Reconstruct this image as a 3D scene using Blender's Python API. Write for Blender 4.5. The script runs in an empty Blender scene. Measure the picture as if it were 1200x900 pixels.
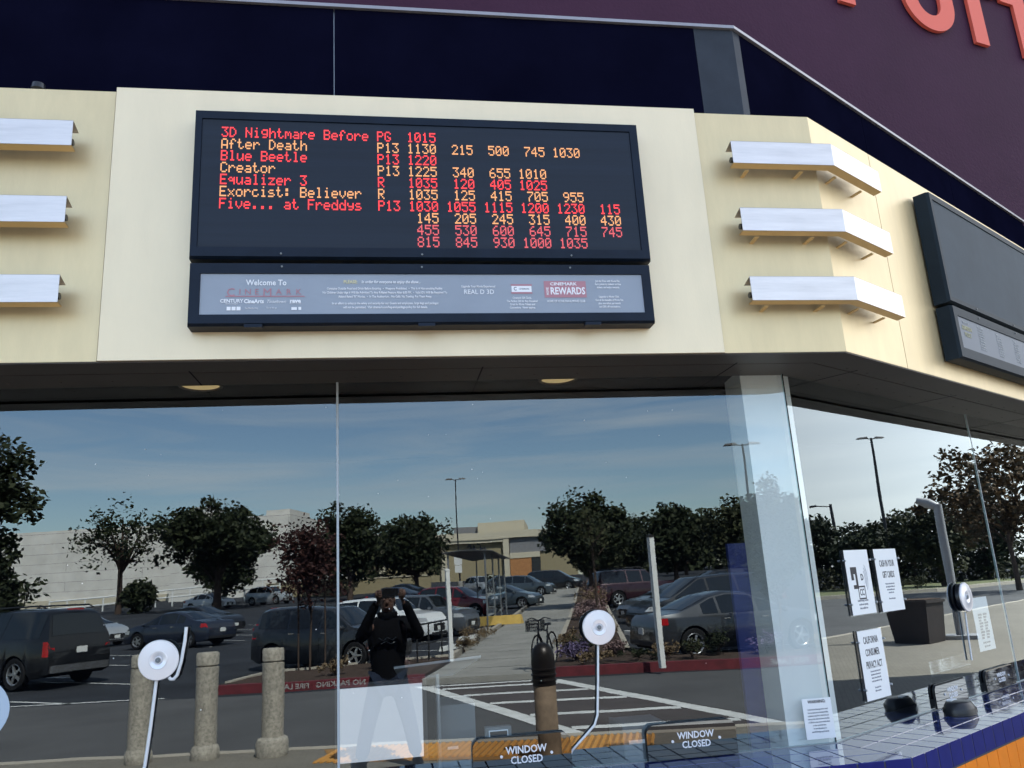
import bpy, bmesh, math, random
from mathutils import Vector, Matrix
R = math.radians
sc = bpy.context.scene
COL = sc.collection

# ------------------------------------------------------------------ camera
cd = bpy.data.cameras.new('camera'); cam = bpy.data.objects.new('camera', cd); COL.objects.link(cam)
cd.sensor_width = 36; cd.lens = 27.868; cd.clip_start = 0.01; cd.clip_end = 2000
cam.matrix_world = Matrix(((0.98735, 0.019, -0.1574, 0), (-0.14765, -0.2514, -0.95655, -4.2),
                           (-0.05774, 0.9677, -0.24541, 1.75), (0, 0, 0, 1)))
sc.camera = cam
# ------------------------------------------------------------------ sky and sun
SUN_EL = 51.0
SAZ = math.atan2(0.30, 0.95)                     # towards +Y, a little to +X
sd = Vector((math.sin(SAZ) * math.cos(R(SUN_EL)), math.cos(SAZ) * math.cos(R(SUN_EL)), math.sin(R(SUN_EL))))
w = bpy.data.worlds.new('World'); sc.world = w; w.use_nodes = True
nt = w.node_tree; N = nt.nodes; L = nt.links; N.clear()
out = N.new('ShaderNodeOutputWorld'); bg = N.new('ShaderNodeBackground'); bg.inputs[1].default_value = 0.10
sky = N.new('ShaderNodeTexSky'); sky.sky_type = 'NISHITA'; sky.sun_disc = False
sky.sun_elevation = R(SUN_EL); sky.sun_rotation = SAZ; sky.air_density = 1.1; sky.dust_density = 0.35; sky.ozone_density = 3.0
tc = N.new('ShaderNodeTexCoord')
mp = N.new('ShaderNodeMapping'); mp.inputs['Scale'].default_value = (1.2, 1.2, 13.0); mp.inputs['Rotation'].default_value = (0.06, 0.10, 0)
n1 = N.new('ShaderNodeTexNoise'); n1.inputs['Scale'].default_value = 2.2; n1.inputs['Detail'].default_value = 7; n1.inputs['Roughness'].default_value = 0.55; n1.inputs['Distortion'].default_value = 0.6
cr = N.new('ShaderNodeValToRGB'); cr.color_ramp.elements[0].position = 0.42; cr.color_ramp.elements[1].position = 0.78
cr.color_ramp.elements[0].color = (0, 0, 0, 1); cr.color_ramp.elements[1].color = (0.60, 0.60, 0.60, 1)
L.new(tc.outputs['Generated'], mp.inputs[0]); L.new(mp.outputs[0], n1.inputs[0]); L.new(n1.outputs['Fac'], cr.inputs[0])
# the cloud sheet thickens towards the east (+X): there the sky is white
sx = N.new('ShaderNodeSeparateXYZ'); L.new(tc.outputs['Generated'], sx.inputs[0])
mr = N.new('ShaderNodeMapRange'); mr.interpolation_type = 'SMOOTHSTEP'
mr.inputs['From Min'].default_value = 0.40; mr.inputs['From Max'].default_value = 0.95; mr.inputs['To Max'].default_value = 0.85
L.new(sx.outputs['X'], mr.inputs['Value'])
mx = N.new('ShaderNodeMath'); mx.operation = 'MAXIMUM'; L.new(cr.outputs[0], mx.inputs[0]); L.new(mr.outputs[0], mx.inputs[1])
n2 = N.new('ShaderNodeTexNoise'); n2.inputs['Scale'].default_value = 2.5; n2.inputs['Detail'].default_value = 6
L.new(mp.outputs[0], n2.inputs[0])
cc = N.new('ShaderNodeMixRGB'); cc.inputs[1].default_value = (5.6, 5.9, 6.3, 1); cc.inputs[2].default_value = (8.8, 8.75, 8.6, 1)
L.new(n2.outputs['Fac'], cc.inputs[0])
mix = N.new('ShaderNodeMixRGB'); L.new(mx.outputs[0], mix.inputs[0]); L.new(sky.outputs[0], mix.inputs[1]); L.new(cc.outputs[0], mix.inputs[2])
L.new(mix.outputs[0], bg.inputs[0]); L.new(bg.outputs[0], out.inputs[0])
sl = bpy.data.lights.new('sun', 'SUN'); sl.energy = 5.0; sl.angle = R(0.53); sl.color = (1.0, 0.94, 0.85)
so = bpy.data.objects.new('sun', sl); COL.objects.link(so); so.rotation_euler = sd.to_track_quat('Z', 'Y').to_euler()
# ------------------------------------------------------------------ exposure and renderer
sc.view_settings.view_transform = 'Standard'; sc.view_settings.look = 'None'; sc.view_settings.exposure = 2.0
sc.view_settings.gamma = 1.0; sc.view_settings.use_curve_mapping = False
sc.render.engine = 'CYCLES'
cy = sc.cycles
cy.use_denoising = True; cy.max_bounces = 8; cy.diffuse_bounces = 3; cy.glossy_bounces = 4; cy.transparent_max_bounces = 16
cy.transmission_bounces = 4; cy.sample_clamp_indirect = 8; cy.caustics_reflective = False; cy.caustics_refractive = False

# ================================================================== helpers
class MB:
    """collects faces with material slots and links them as one mesh"""
    def __init__(s): s.v = []; s.f = []; s.m = []
    def add(s, vs, fs, m=0):
        b = len(s.v); s.v += [tuple(p) for p in vs]
        s.f += [tuple(b + i for i in f) for f in fs]; s.m += [m] * len(fs); return s
    def quad(s, a, b, c, d, m=0): return s.add([a, b, c, d], [(0, 1, 2, 3)], m)
    def box(s, x0, x1, y0, y1, z0, z1, m=0, M=None):
        vs = [Vector((x, y, z)) for z in (z0, z1) for y in (y0, y1) for x in (x0, x1)]
        if M is not None: vs = [M @ p for p in vs]
        return s.add(vs, [(0, 2, 3, 1), (4, 5, 7, 6), (0, 1, 5, 4), (2, 6, 7, 3), (0, 4, 6, 2), (1, 3, 7, 5)], m)
    def prism(s, pts, z0, z1, m=0, cap=True):
        n = len(pts)
        vs = [(p[0], p[1], z0) for p in pts] + [(p[0], p[1], z1) for p in pts]
        fs = [(i, (i + 1) % n, n + (i + 1) % n, n + i) for i in range(n)]
        if cap: fs += [tuple(range(n - 1, -1, -1)), tuple(range(n, 2 * n))]
        return s.add(vs, fs, m)
    def tube(s, pts, r, n=8, m=0, cap=True):
        pts = [Vector(p) for p in pts]; rs = r if isinstance(r, (list, tuple)) else [r] * len(pts)
        vs = []; prev = None
        for i, p in enumerate(pts):
            d = (pts[min(i + 1, len(pts) - 1)] - pts[max(i - 1, 0)]).normalized()
            if prev is None:
                a = d.cross(Vector((0, 0, 1)))
                if a.length < 1e-3: a = d.cross(Vector((1, 0, 0)))
            else: a = prev - d * prev.dot(d)
            a.normalize(); prev = a; b = d.cross(a)
            vs += [p + (a * math.cos(2 * math.pi * k / n) + b * math.sin(2 * math.pi * k / n)) * rs[i] for k in range(n)]
        fs = []
        for i in range(len(pts) - 1):
            for k in range(n):
                fs.append((i * n + k, i * n + (k + 1) % n, (i + 1) * n + (k + 1) % n, (i + 1) * n + k))
        if cap: fs += [tuple(range(n - 1, -1, -1)), tuple((len(pts) - 1) * n + k for k in range(n))]
        return s.add(vs, fs, m)
    def lathe(s, prof, n=24, m=0, M=None, closed=False):
        vs = []
        for r, z in prof:
            for k in range(n):
                p = Vector((r * math.cos(2 * math.pi * k / n), r * math.sin(2 * math.pi * k / n), z))
                vs.append(M @ p if M is not None else p)
        fs = []; q = len(prof)
        for i in range(q - 1 if not closed else q):
            j = (i + 1) % q
            for k in range(n): fs.append((i * n + k, i * n + (k + 1) % n, j * n + (k + 1) % n, j * n + k))
        return s.add(vs, fs, m)
    def build(s, name, mats, parent=None, smooth=0):
        me = bpy.data.meshes.new(name); me.from_pydata(s.v, [], s.f)
        mats = mats if isinstance(mats, (list, tuple)) else [mats]
        for q in mats: me.materials.append(q)
        me.polygons.foreach_set('material_index', s.m)
        bm = bmesh.new(); bm.from_mesh(me); bmesh.ops.recalc_face_normals(bm, faces=bm.faces); bm.to_mesh(me); bm.free()
        me.update()
        if smooth:
            me.shade_smooth(); me.set_sharp_from_angle(angle=R(smooth))
        o = bpy.data.objects.new(name, me); COL.objects.link(o)
        if parent is not None: o.parent = parent
        return o

def tag(o, label=None, cat=None, group=None, kind=None):
    if label: o['label'] = label
    if cat: o['category'] = cat
    if group: o['group'] = group
    if kind: o['kind'] = kind
    return o
def empty(name, loc=(0, 0, 0), rz=0, label=None, cat=None, group=None):
    o = bpy.data.objects.new(name, None); COL.objects.link(o); o.empty_display_size = 0.1
    o.location = loc; o.rotation_euler = (0, 0, rz); return tag(o, label, cat, group)
def copy_tree(o, parent=None):
    c = o.copy(); COL.objects.link(c)
    if parent is not None: c.parent = parent
    for ch in list(o.children): copy_tree(ch, c)
    return c

def mat(name, base, rough=0.6, metal=0.0, var=0.0, vscale=4.0, bump=0.0, bscale=40.0, spec=0.5, emit=None, estr=0.0, coat=0.0, col2=None, detail=5, stretch=None):
    m = bpy.data.materials.new(name); m.use_nodes = True; t = m.node_tree; b = t.nodes['Principled BSDF']
    b.inputs['Base Color'].default_value = (*base, 1); b.inputs['Roughness'].default_value = rough; b.inputs['Metallic'].default_value = metal
    b.inputs['Specular IOR Level'].default_value = spec
    if coat: b.inputs['Coat Weight'].default_value = coat; b.inputs['Coat Roughness'].default_value = 0.03
    if emit: b.inputs['Emission Color'].default_value = (*emit, 1); b.inputs['Emission Strength'].default_value = estr
    tcn = None
    def coords():
        nonlocal tcn
        if tcn is None:
            tcn = t.nodes.new('ShaderNodeTexCoord').outputs['Object']
            if stretch:
                mpn = t.nodes.new('ShaderNodeMapping'); mpn.inputs['Scale'].default_value = stretch
                t.links.new(tcn, mpn.inputs[0]); tcn = mpn.outputs[0]
        return tcn
    if var or col2:
        n = t.nodes.new('ShaderNodeTexNoise'); n.inputs['Scale'].default_value = vscale; n.inputs['Detail'].default_value = detail
        n.inputs['Roughness'].default_value = 0.65
        t.links.new(coords(), n.inputs['Vector'])
        r = t.nodes.new('ShaderNodeValToRGB'); r.color_ramp.elements[0].position = 0.3; r.color_ramp.elements[1].position = 0.7
        lo = tuple(c * (1 - var) for c in base); hi = col2 if col2 else tuple(min(1, c * (1 + var)) for c in base)
        r.color_ramp.elements[0].color = (*lo, 1); r.color_ramp.elements[1].color = (*hi, 1)
        t.links.new(n.outputs['Fac'], r.inputs[0]); t.links.new(r.outputs[0], b.inputs['Base Color'])
    if bump:
        n = t.nodes.new('ShaderNodeTexNoise'); n.inputs['Scale'].default_value = bscale; n.inputs['Detail'].default_value = 4
        t.links.new(coords(), n.inputs['Vector'])
        bp = t.nodes.new('ShaderNodeBump'); bp.inputs['Strength'].default_value = bump; bp.inputs['Distance'].default_value = 0.01
        t.links.new(n.outputs['Fac'], bp.inputs['Height']); t.links.new(bp.outputs[0], b.inputs['Normal'])
    return m

def glass_mat(name, ior=1.6, tint=(0.93, 0.965, 0.97), rcol=(0.92, 0.97, 1.0), wave=0.0):
    m = bpy.data.materials.new(name); m.use_nodes = True; t = m.node_tree; n = t.nodes; n.clear(); l = t.links
    o = n.new('ShaderNodeOutputMaterial'); mxs = n.new('ShaderNodeMixShader'); tr = n.new('ShaderNodeBsdfTransparent'); gl = n.new('ShaderNodeBsdfGlossy')
    tr.inputs[0].default_value = (*tint, 1); gl.inputs['Color'].default_value = (*rcol, 1); gl.inputs['Roughness'].default_value = 0.0
    fr = n.new('ShaderNodeFresnel')
    ge = n.new('ShaderNodeNewGeometry'); mri = n.new('ShaderNodeMapRange')      # the same reflectance from both sides of the sheet
    mri.inputs['To Min'].default_value = ior; mri.inputs['To Max'].default_value = 1.0 / ior
    l.new(ge.outputs['Backfacing'], mri.inputs['Value']); l.new(mri.outputs[0], fr.inputs[0])
    a = n.new('ShaderNodeMath'); a.operation = 'MULTIPLY'; a.inputs[1].default_value = 2.0
    b = n.new('ShaderNodeMath'); b.operation = 'ADD'; b.inputs[1].default_value = 1.0
    c = n.new('ShaderNodeMath'); c.operation = 'DIVIDE'; c.use_clamp = True
    l.new(fr.outputs[0], a.inputs[0]); l.new(fr.outputs[0], b.inputs[0]); l.new(a.outputs[0], c.inputs[0]); l.new(b.outputs[0], c.inputs[1])
    if wave:                                     # tempered glass is never quite flat, and never quite clean
        tcg = n.new('ShaderNodeTexCoord'); nz = n.new('ShaderNodeTexNoise'); nz.inputs['Scale'].default_value = 1.6; nz.inputs['Detail'].default_value = 1.0
        bp = n.new('ShaderNodeBump'); bp.inputs['Strength'].default_value = 1.0; bp.inputs['Distance'].default_value = wave
        l.new(tcg.outputs['Object'], nz.inputs['Vector']); l.new(nz.outputs['Fac'], bp.inputs['Height']); l.new(bp.outputs[0], gl.inputs['Normal'])
    l.new(c.outputs[0], mxs.inputs[0]); l.new(tr.outputs[0], mxs.inputs[1]); l.new(gl.outputs[0], mxs.inputs[2]); l.new(mxs.outputs[0], o.inputs[0])
    return m
def clear_mat(name, tint, rough_mix=0.06, rough=0.05):
    m = bpy.data.materials.new(name); m.use_nodes = True; t = m.node_tree; n = t.nodes; n.clear(); l = t.links
    o = n.new('ShaderNodeOutputMaterial'); mxs = n.new('ShaderNodeMixShader'); tr = n.new('ShaderNodeBsdfTransparent'); gl = n.new('ShaderNodeBsdfPrincipled')
    tr.inputs[0].default_value = (*tint, 1); gl.inputs['Base Color'].default_value = (0.8, 0.85, 0.88, 1); gl.inputs['Roughness'].default_value = rough
    mxs.inputs[0].default_value = rough_mix
    l.new(tr.outputs[0], mxs.inputs[1]); l.new(gl.outputs[0], mxs.inputs[2]); l.new(mxs.outputs[0], o.inputs[0]); return m

def text_mb(mb, s, size, M, m=0, align='CENTER', depth=0.0015, sx=1.0, bold=0.0, res=2, shear=0.0):
    c = bpy.data.curves.new('txt', 'FONT'); c.body = s; c.size = size; c.align_x = align; c.align_y = 'CENTER'
    c.extrude = depth; c.resolution_u = res; c.offset = bold; c.shear = shear; c.space_line = 1.0
    o = bpy.data.objects.new('txt', c); COL.objects.link(o)
    dg = bpy.context.evaluated_depsgraph_get(); me = bpy.data.meshes.new_from_object(o.evaluated_get(dg))
    S = Matrix.Diagonal((sx, 1, 1, 1)); T = M @ S
    mb.add([T @ v.co for v in me.vertices], [tuple(p.vertices) for p in me.polygons], m)
    bpy.data.objects.remove(o); bpy.data.curves.remove(c); bpy.data.meshes.remove(me)

# ---- frames of the place: booth facade (right facet turned 31.1 degrees) and the car park (turned 12 degrees)
TH = R(31.097); ct, st = math.cos(TH), math.sin(TH)
C0 = Vector((2.298, 0, 0)); TR = Vector((ct, st, 0)); NR = Vector((st, -ct, 0)); TAN = math.tan(TH / 2)
def FM(x, n, z): return Vector((x, -n, z))                             # on the front facet, n metres out from the glass
def FR(t, n, z): return C0 + TR * t + NR * n + Vector((0, 0, z))       # on the right facet
def corner(n): return Vector((2.298 + TAN * n, -n, 0))
MF = lambda x, n, z: Matrix.Translation(FM(x, n, z)) @ Matrix.Rotation(math.pi / 2, 4, 'X')
MR_ = lambda t, n, z: Matrix.Translation(FR(t, n, z)) @ Matrix.Rotation(TH, 4, 'Z') @ Matrix.Rotation(math.pi / 2, 4, 'X')
CA, SA = math.cos(R(12)), math.sin(R(12))
def gz(v): return 0.014 * min(max(v - 16.3, 0), 18.7) + 0.03 * min(max(v - 35, 0), 93) - 0.0
def P(u, v, z=None):                                                    # car park: u along the drive, v away from the booth
    return Vector((u * CA + v * SA, -(-u * SA + v * CA), gz(v) if z is None else z))
def D(hu, hv): return math.atan2(hu * SA - hv * CA, hu * CA + hv * SA)  # heading -> yaw

# ================================================================== materials
M = {}
M['brass_panel'] = mat('brushed_champagne_panel', (0.70, 0.56, 0.325), 0.40, 0.42, var=0.06, vscale=7, bump=0.05, bscale=160, stretch=(1, 1, 0.25))
M['silver_panel'] = mat('brushed_silver_panel', (0.80, 0.675, 0.465), 0.42, 0.28, var=0.035, vscale=6, bump=0.05, bscale=160, stretch=(1, 1, 0.25))
M['alu'] = mat('brushed_aluminium', (0.68, 0.635, 0.61), 0.40, 0.6, var=0.10, vscale=30, bump=0.04, bscale=300, stretch=(0.1, 1, 1))
M['gold'] = mat('gold_underside', (0.72, 0.52, 0.26), 0.42, 0.5, var=0.08)  # gold tone for the bar undersides and brackets
M['navy_panel'] = mat('navy_clerestory_panel', (0.0036, 0.0038, 0.0125), 0.7, spec=0.0, var=0.2, vscale=2)
M['grey_panel'] = mat('grey_clerestory_pier', (0.035, 0.042, 0.055), 0.5, spec=0.1, var=0.15, vscale=5)
M['purple'] = mat('purple_stucco', (0.048, 0.0175, 0.039), 0.75, spec=0.12, var=0.10, vscale=1.2, bump=0.25, bscale=30)
M['coral'] = mat('coral_letter_face', (0.72, 0.125, 0.085), 0.5, spec=0.2)
M['coping'] = mat('grey_metal_coping', (0.30, 0.29, 0.31), 0.4, 0.5, var=0.1)
M['soffit'] = mat('bronze_soffit_panel', (0.060, 0.046, 0.036), 0.45, 0.2, var=0.12, vscale=5)
M['black_gap'] = mat('black_joint', (0.006, 0.006, 0.008), 0.7, spec=0.1)
M['housing'] = mat('blue_black_sign_housing', (0.006, 0.012, 0.025), 0.45, spec=0.18, var=0.2, vscale=6)
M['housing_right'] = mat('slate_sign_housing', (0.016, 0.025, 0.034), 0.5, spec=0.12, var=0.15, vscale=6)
M['screen'] = mat('led_screen_face', (0.006, 0.011, 0.022), 0.35, spec=0.3, var=0.25, vscale=3, stretch=(0.2, 1, 8))
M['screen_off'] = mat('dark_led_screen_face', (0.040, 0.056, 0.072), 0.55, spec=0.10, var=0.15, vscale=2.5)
M['led_red'] = mat('red_led', (0.3, 0.02, 0.02), 0.5, emit=(1.0, 0.045, 0.05), estr=0.34)
M['led_amber'] = mat('amber_led', (0.3, 0.15, 0.05), 0.5, emit=(1.0, 0.42, 0.17), estr=0.24)
M['led_red_dim'] = mat('dim_red_led', (0.3, 0.05, 0.05), 0.5, emit=(1.0, 0.13, 0.15), estr=0.19)
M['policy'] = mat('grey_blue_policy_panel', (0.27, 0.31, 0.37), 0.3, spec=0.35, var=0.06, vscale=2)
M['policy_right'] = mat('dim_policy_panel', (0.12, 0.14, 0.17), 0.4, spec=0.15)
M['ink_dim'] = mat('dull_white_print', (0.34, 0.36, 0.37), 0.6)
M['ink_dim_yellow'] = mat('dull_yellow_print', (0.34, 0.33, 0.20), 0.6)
M['ink_white'] = mat('white_print', (0.78, 0.80, 0.84), 0.5)
M['ink_pink'] = mat('faded_red_print', (0.40, 0.19, 0.23), 0.5)
M['ink_yellow'] = mat('pale_yellow_print', (0.62, 0.58, 0.36), 0.5)
M['ink_black'] = mat('black_print', (0.02, 0.02, 0.025), 0.6)
M['ink_grey'] = mat('grey_print', (0.22, 0.24, 0.28), 0.6)
M['glass'] = glass_mat('booth_glass', 1.70, rcol=(0.86, 0.96, 1.0), wave=0.0006)
M['glass_back'] = clear_mat('booth_glass_back', (0.97, 0.98, 0.98), 0.0)
M['glass_edge'] = mat('glass_edge', (0.45, 0.62, 0.62), 0.2)
M['silicone'] = mat('silicone_joint', (0.42, 0.47, 0.50), 0.4)
M['white_paint'] = mat('white_painted_pier', (0.80, 0.82, 0.80), 0.55, var=0.03, vscale=3)
M['tile_navy'] = mat('glazed_navy_tile', (0.020, 0.030, 0.13), 0.06, spec=0.8, coat=0.6)
M['tile_orange'] = mat('glazed_orange_tile', (0.92, 0.25, 0.008), 0.16, spec=0.5, var=0.06)
M['tile_red'] = mat('glazed_red_tile', (0.52, 0.03, 0.045), 0.14, spec=0.5, var=0.06)
M['grout'] = mat('grey_grout', (0.05, 0.052, 0.06), 0.85)
M['grout_light'] = mat('light_grout', (0.40, 0.41, 0.44), 0.85)
M['trim'] = mat('grey_glazing_trim', (0.34, 0.37, 0.40), 0.35, 0.6)
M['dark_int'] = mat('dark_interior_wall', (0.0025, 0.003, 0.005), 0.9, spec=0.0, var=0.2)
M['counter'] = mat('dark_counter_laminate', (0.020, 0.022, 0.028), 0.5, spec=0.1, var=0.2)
M['blue_board'] = mat('blue_booth_panel', (0.014, 0.026, 0.14), 0.5, var=0.1)
M['monitor_white'] = mat('lit_white_screen', (0.2, 0.2, 0.2), 0.4, emit=(0.78, 0.86, 1.0), estr=0.13)
M['black_plastic'] = mat('black_plastic', (0.010, 0.011, 0.014), 0.35)
M['grey_plastic'] = mat('grey_plastic', (0.16, 0.18, 0.19), 0.45)
M['smoke'] = glass_mat('smoked_acrylic', 1.5, (0.07, 0.075, 0.08))
M['acrylic'] = glass_mat('clear_acrylic', 1.4, (0.96, 0.97, 0.97))
M['frost'] = clear_mat('frosted_acrylic', (0.62, 0.68, 0.74), 0.28, 0.3)
M['paper'] = mat('white_paper', (0.80, 0.83, 0.84), 0.7)
M['disc'] = mat('spun_aluminium_disc', (0.80, 0.80, 0.83), 0.30, 0.35)
M['cable'] = mat('white_cable', (0.75, 0.78, 0.80), 0.45)
M['warm_lamp'] = mat('warm_lamp_lens', (0.45, 0.33, 0.15), 0.5, emit=(1.0, 0.72, 0.33), estr=0.10)

# ================================================================== GROUND (structure)
def pav_mat(name, base, c2, scale, bw=0.5, bh=0.25, mortar=0.012, rough=0.85, mcol=None, rot=0.0, upright=False):
    m = mat(name, base, rough, spec=0.2, bump=0.2, bscale=60); t = m.node_tree; b = t.nodes['Principled BSDF']
    tcx = t.nodes.new('ShaderNodeTexCoord'); mpx = t.nodes.new('ShaderNodeMapping'); mpx.inputs['Scale'].default_value = (scale,) * 3; mpx.inputs['Rotation'].default_value = (-math.pi / 2 if upright else 0, 0, rot)
    br = t.nodes.new('ShaderNodeTexBrick'); br.inputs['Scale'].default_value = 1.0; br.inputs['Brick Width'].default_value = bw; br.inputs['Row Height'].default_value = bh
    br.inputs['Mortar Size'].default_value = mortar; br.inputs['Color1'].default_value = (*base, 1); br.inputs['Color2'].default_value = (*c2, 1)
    br.inputs['Mortar'].default_value = (*(mcol or tuple(c * 0.35 for c in base)), 1)
    nz = t.nodes.new('ShaderNodeTexNoise'); nz.inputs['Scale'].default_value = 0.6; nz.inputs['Detail'].default_value = 8
    mm = t.nodes.new('ShaderNodeMixRGB'); mm.blend_type = 'MULTIPLY'; mm.inputs[0].default_value = 0.5
    rr = t.nodes.new('ShaderNodeMapRange'); rr.inputs['To Min'].default_value = 0.45; rr.inputs['To Max'].default_value = 1.3
    t.links.new(tcx.outputs['Object'], mpx.inputs[0]); t.links.new(mpx.outputs[0], br.inputs[0]); t.links.new(tcx.outputs['Object'], nz.inputs[0])
    t.links.new(nz.outputs['Fac'], rr.inputs[0]); t.links.new(br.outputs[0], mm.inputs[1]); t.links.new(rr.outputs[0], mm.inputs[2]); t.links.new(mm.outputs[0], b.inputs['Base Color'])
    return m
M['asphalt'] = mat('worn_asphalt', (0.030, 0.033, 0.039), 0.9, spec=0.2, var=0.35, vscale=0.35, bump=0.4, bscale=50, detail=9)
M['drive'] = mat('grey_drive_asphalt', (0.092, 0.092, 0.093), 0.9, spec=0.2, var=0.18, vscale=0.5, bump=0.4, bscale=50, detail=9)
M['crossing'] = mat('reddish_crossing_asphalt', (0.085, 0.074, 0.072), 0.9, spec=0.2, var=0.2, vscale=0.7, bump=0.4, bscale=50, detail=9)
M['pavers'] = pav_mat('tan_pavers', (0.225, 0.205, 0.172), (0.195, 0.178, 0.150), 3.6, mcol=(0.15, 0.135, 0.11))
M['concrete'] = mat('grey_concrete', (0.29, 0.28, 0.255), 0.9, spec=0.2, var=0.2, vscale=0.8, bump=0.2, bscale=70, detail=9)
M['kerb_tan'] = mat('pale_concrete_band', (0.40, 0.36, 0.30), 0.9, spec=0.2, var=0.1)
M['red_kerb'] = mat('red_painted_kerb', (0.13, 0.016, 0.022), 0.7, var=0.3, vscale=6)
M['mulch'] = mat('brown_mulch', (0.070, 0.050, 0.040), 0.95, spec=0.1, var=0.55, vscale=14, bump=1.0, bscale=30, detail=8)
M['line'] = mat('white_road_paint', (0.62, 0.62, 0.60), 0.8, var=0.22, vscale=5, detail=8)
M['line_yellow'] = mat('yellow_road_paint', (0.55, 0.40, 0.08), 0.8, var=0.2, vscale=5)
M['tactile'] = mat('ochre_tactile_strip', (0.62, 0.30, 0.07), 0.75, var=0.1)
M['grass'] = mat('dry_grass', (0.11, 0.12, 0.05), 0.95, var=0.4, vscale=3)
GB = -0.12
def sheet(name, us, vs, z, m, kind='structure', label=None):
    mb = MB(); vsx = [vs[0]]
    marks = [16.3, 35, 128]
    for a in sorted(marks):
        if vs[0] < a < vs[1]: vsx.append(a)
    vsx.append(vs[1])
    for a, b in zip(vsx, vsx[1:]):
        mb.quad(P(us[0], a, gz(a) + z), P(us[1], a, gz(a) + z), P(us[1], b, gz(b) + z), P(us[0], b, gz(b) + z))
    o = mb.build(name, m)
    if kind: o['kind'] = kind
    return o
def poly_sheet(name, pts, z, m, kind='structure'):
    mb = MB(); mb.add([(*P(u, v, gz(v) + z),) for u, v in pts], [tuple(range(len(pts)))])
    o = mb.build(name, m); o['kind'] = kind; return o
sheet('ground', (-400, 400), (-300, 700), GB - 0.004, M['asphalt'])
sheet('road', (-60, 60), (6.15, 12.75), GB, M['drive'])
# the paved apron in front of the booth: a real step above the drive
mb = MB(); pl = [P(-60, 5.9), P(14.5, 5.9), P(16.0, 4.6), P(20.4, 3.4), P(35.0, -0.6), P(60, -7.5)]
back = [Vector((60, 40, 0)), Vector((-60, 40, 0))]
pts = [(p.x, p.y) for p in pl] + [(p.x, p.y) for p in back]
mb.prism(pts, GB - 0.1, 0.0); mb.build('plaza_pavement', M['pavers'])['kind'] = 'structure'
mb = MB()
for i in range(len(pl) - 1):
    a, b = pl[i], pl[i + 1]; d = (b - a).normalized(); n = Vector((d.y, -d.x, 0))
    mb.prism([(p.x, p.y) for p in (a + n * .002, b + n * .002, b + n * .17, a + n * .17)], GB - 0.1, 0.004, 0)
    mb.prism([(p.x, p.y) for p in (a + n * .172, b + n * .172, b + n * .182, a + n * .182)], GB - 0.1, 0.002, 1)
mb.build('plaza_kerb', [M['kerb_tan'], M['red_kerb']])['kind'] = 'structure'
# pale walk outside the right facet, road beyond
def xy_sheet(name, pts, z, m):
    mb = MB(); mb.add([(x, y, z) for x, y in pts], [tuple(range(len(pts)))]); o = mb.build(name, m); o['kind'] = 'structure'; return o
# tactile strip by the crossing
mb = MB(); a0, a1 = (-2.0, 1.75), (5.0, 5.86)
mb.add([P(-1.7, 5.0, .004), P(1.7, 4.78, .004), P(1.75, 5.84, .004), P(-2.05, 5.84, .004)], [(0, 1, 2, 3)], 1)
k = 0; u = -1.95
while u < 1.65:
    for s in (0,):
        A = P(u, 5.05, .004); B = P(u + .10, 5.80, .004); d = P(u + .042, 5.05, .004) - A
        mb.add([A, B, B + d, A + d, A + d * .25 + Vector((0, 0, .020)), B + d * .25 + Vector((0, 0, .020)), B + d * .75 + Vector((0, 0, .020)), A + d * .75 + Vector((0, 0, .020))],
               [(0, 1, 5, 4), (4, 5, 6, 7), (7, 6, 2, 3), (0, 4, 7, 3), (1, 2, 6, 5)])
    u += 0.075
o = mb.build('tactile_paving', [M['tactile'], mat('dark_tactile_base', (0.34, 0.17, 0.05), .9, var=.2)]); o['kind'] = 'structure'  # base between the ridges is coloured darker to set them apart
# crossing: slanting ladder between two long lines
poly_sheet('crosswalk', [(-2.1, 12.7), (0.62, 12.7), (3.9, 6.2), (1.1, 6.2)], GB + 0.004, M['crossing'])
mb = MB()
def stripe(a, b, wd, axis=0):
    A = P(*a, GB + .008); B = P(*b, GB + .008); n = (P(0, wd, 0) - P(0, 0, 0)) if axis == 0 else (P(wd, 0, 0) - P(0, 0, 0))
    mb.add([A - n / 2, B - n / 2, B + n / 2, A + n / 2], [(0, 1, 2, 3)])
stripe((-2.05, 12.6), (1.15, 6.2), .30, 1); stripe((0.55, 12.6), (3.65, 6.2), .30, 1)
for v in (12.0, 10.9, 9.7, 8.3, 7.1):
    f = (12.6 - v) / 6.4
    stripe((-2.05 + 3.2 * f + .17, v), (0.55 + 3.1 * f - .17, v), .22)
stripe((-1.9, 12.55), (0.5, 12.55), .16)
mb.build('crosswalk_markings', M['line'])['kind'] = 'structure'
# planting bed with the red fire-lane kerb (left of the path) and the one right of the path
def bed(name, pts, z=0.03):
    mb = MB(); q = [P(u, v, 0) for u, v in pts]
    mb.prism([(p.x, p.y) for p in q], GB - .1, z); o = mb.build(name, M['mulch']); o['kind'] = 'structure'
def kerb(name, pts, m, wd=0.16, z1=0.06, z0=GB - 0.1):
    mb = MB()
    for (a, b) in zip(pts, pts[1:]):
        A = P(*a, 0); B = P(*b, 0); d = (B - A).normalized(); n = Vector((d.y, -d.x, 0)) * wd
        za = gz(a[1]); zb = gz(b[1])
        lo = [A - n / 2, B - n / 2, B + n / 2, A + n / 2]
        mb.add([(p.x, p.y, z0 + (za, zb, zb, za)[i]) for i, p in enumerate(lo)] + [(p.x, p.y, z1 + (za, zb, zb, za)[i]) for i, p in enumerate(lo)],
               [(0, 1, 5, 4), (1, 2, 6, 5), (2, 3, 7, 6), (3, 0, 4, 7), (4, 5, 6, 7)])
    o = mb.build(name, m); o['kind'] = 'structure'; return o
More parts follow.
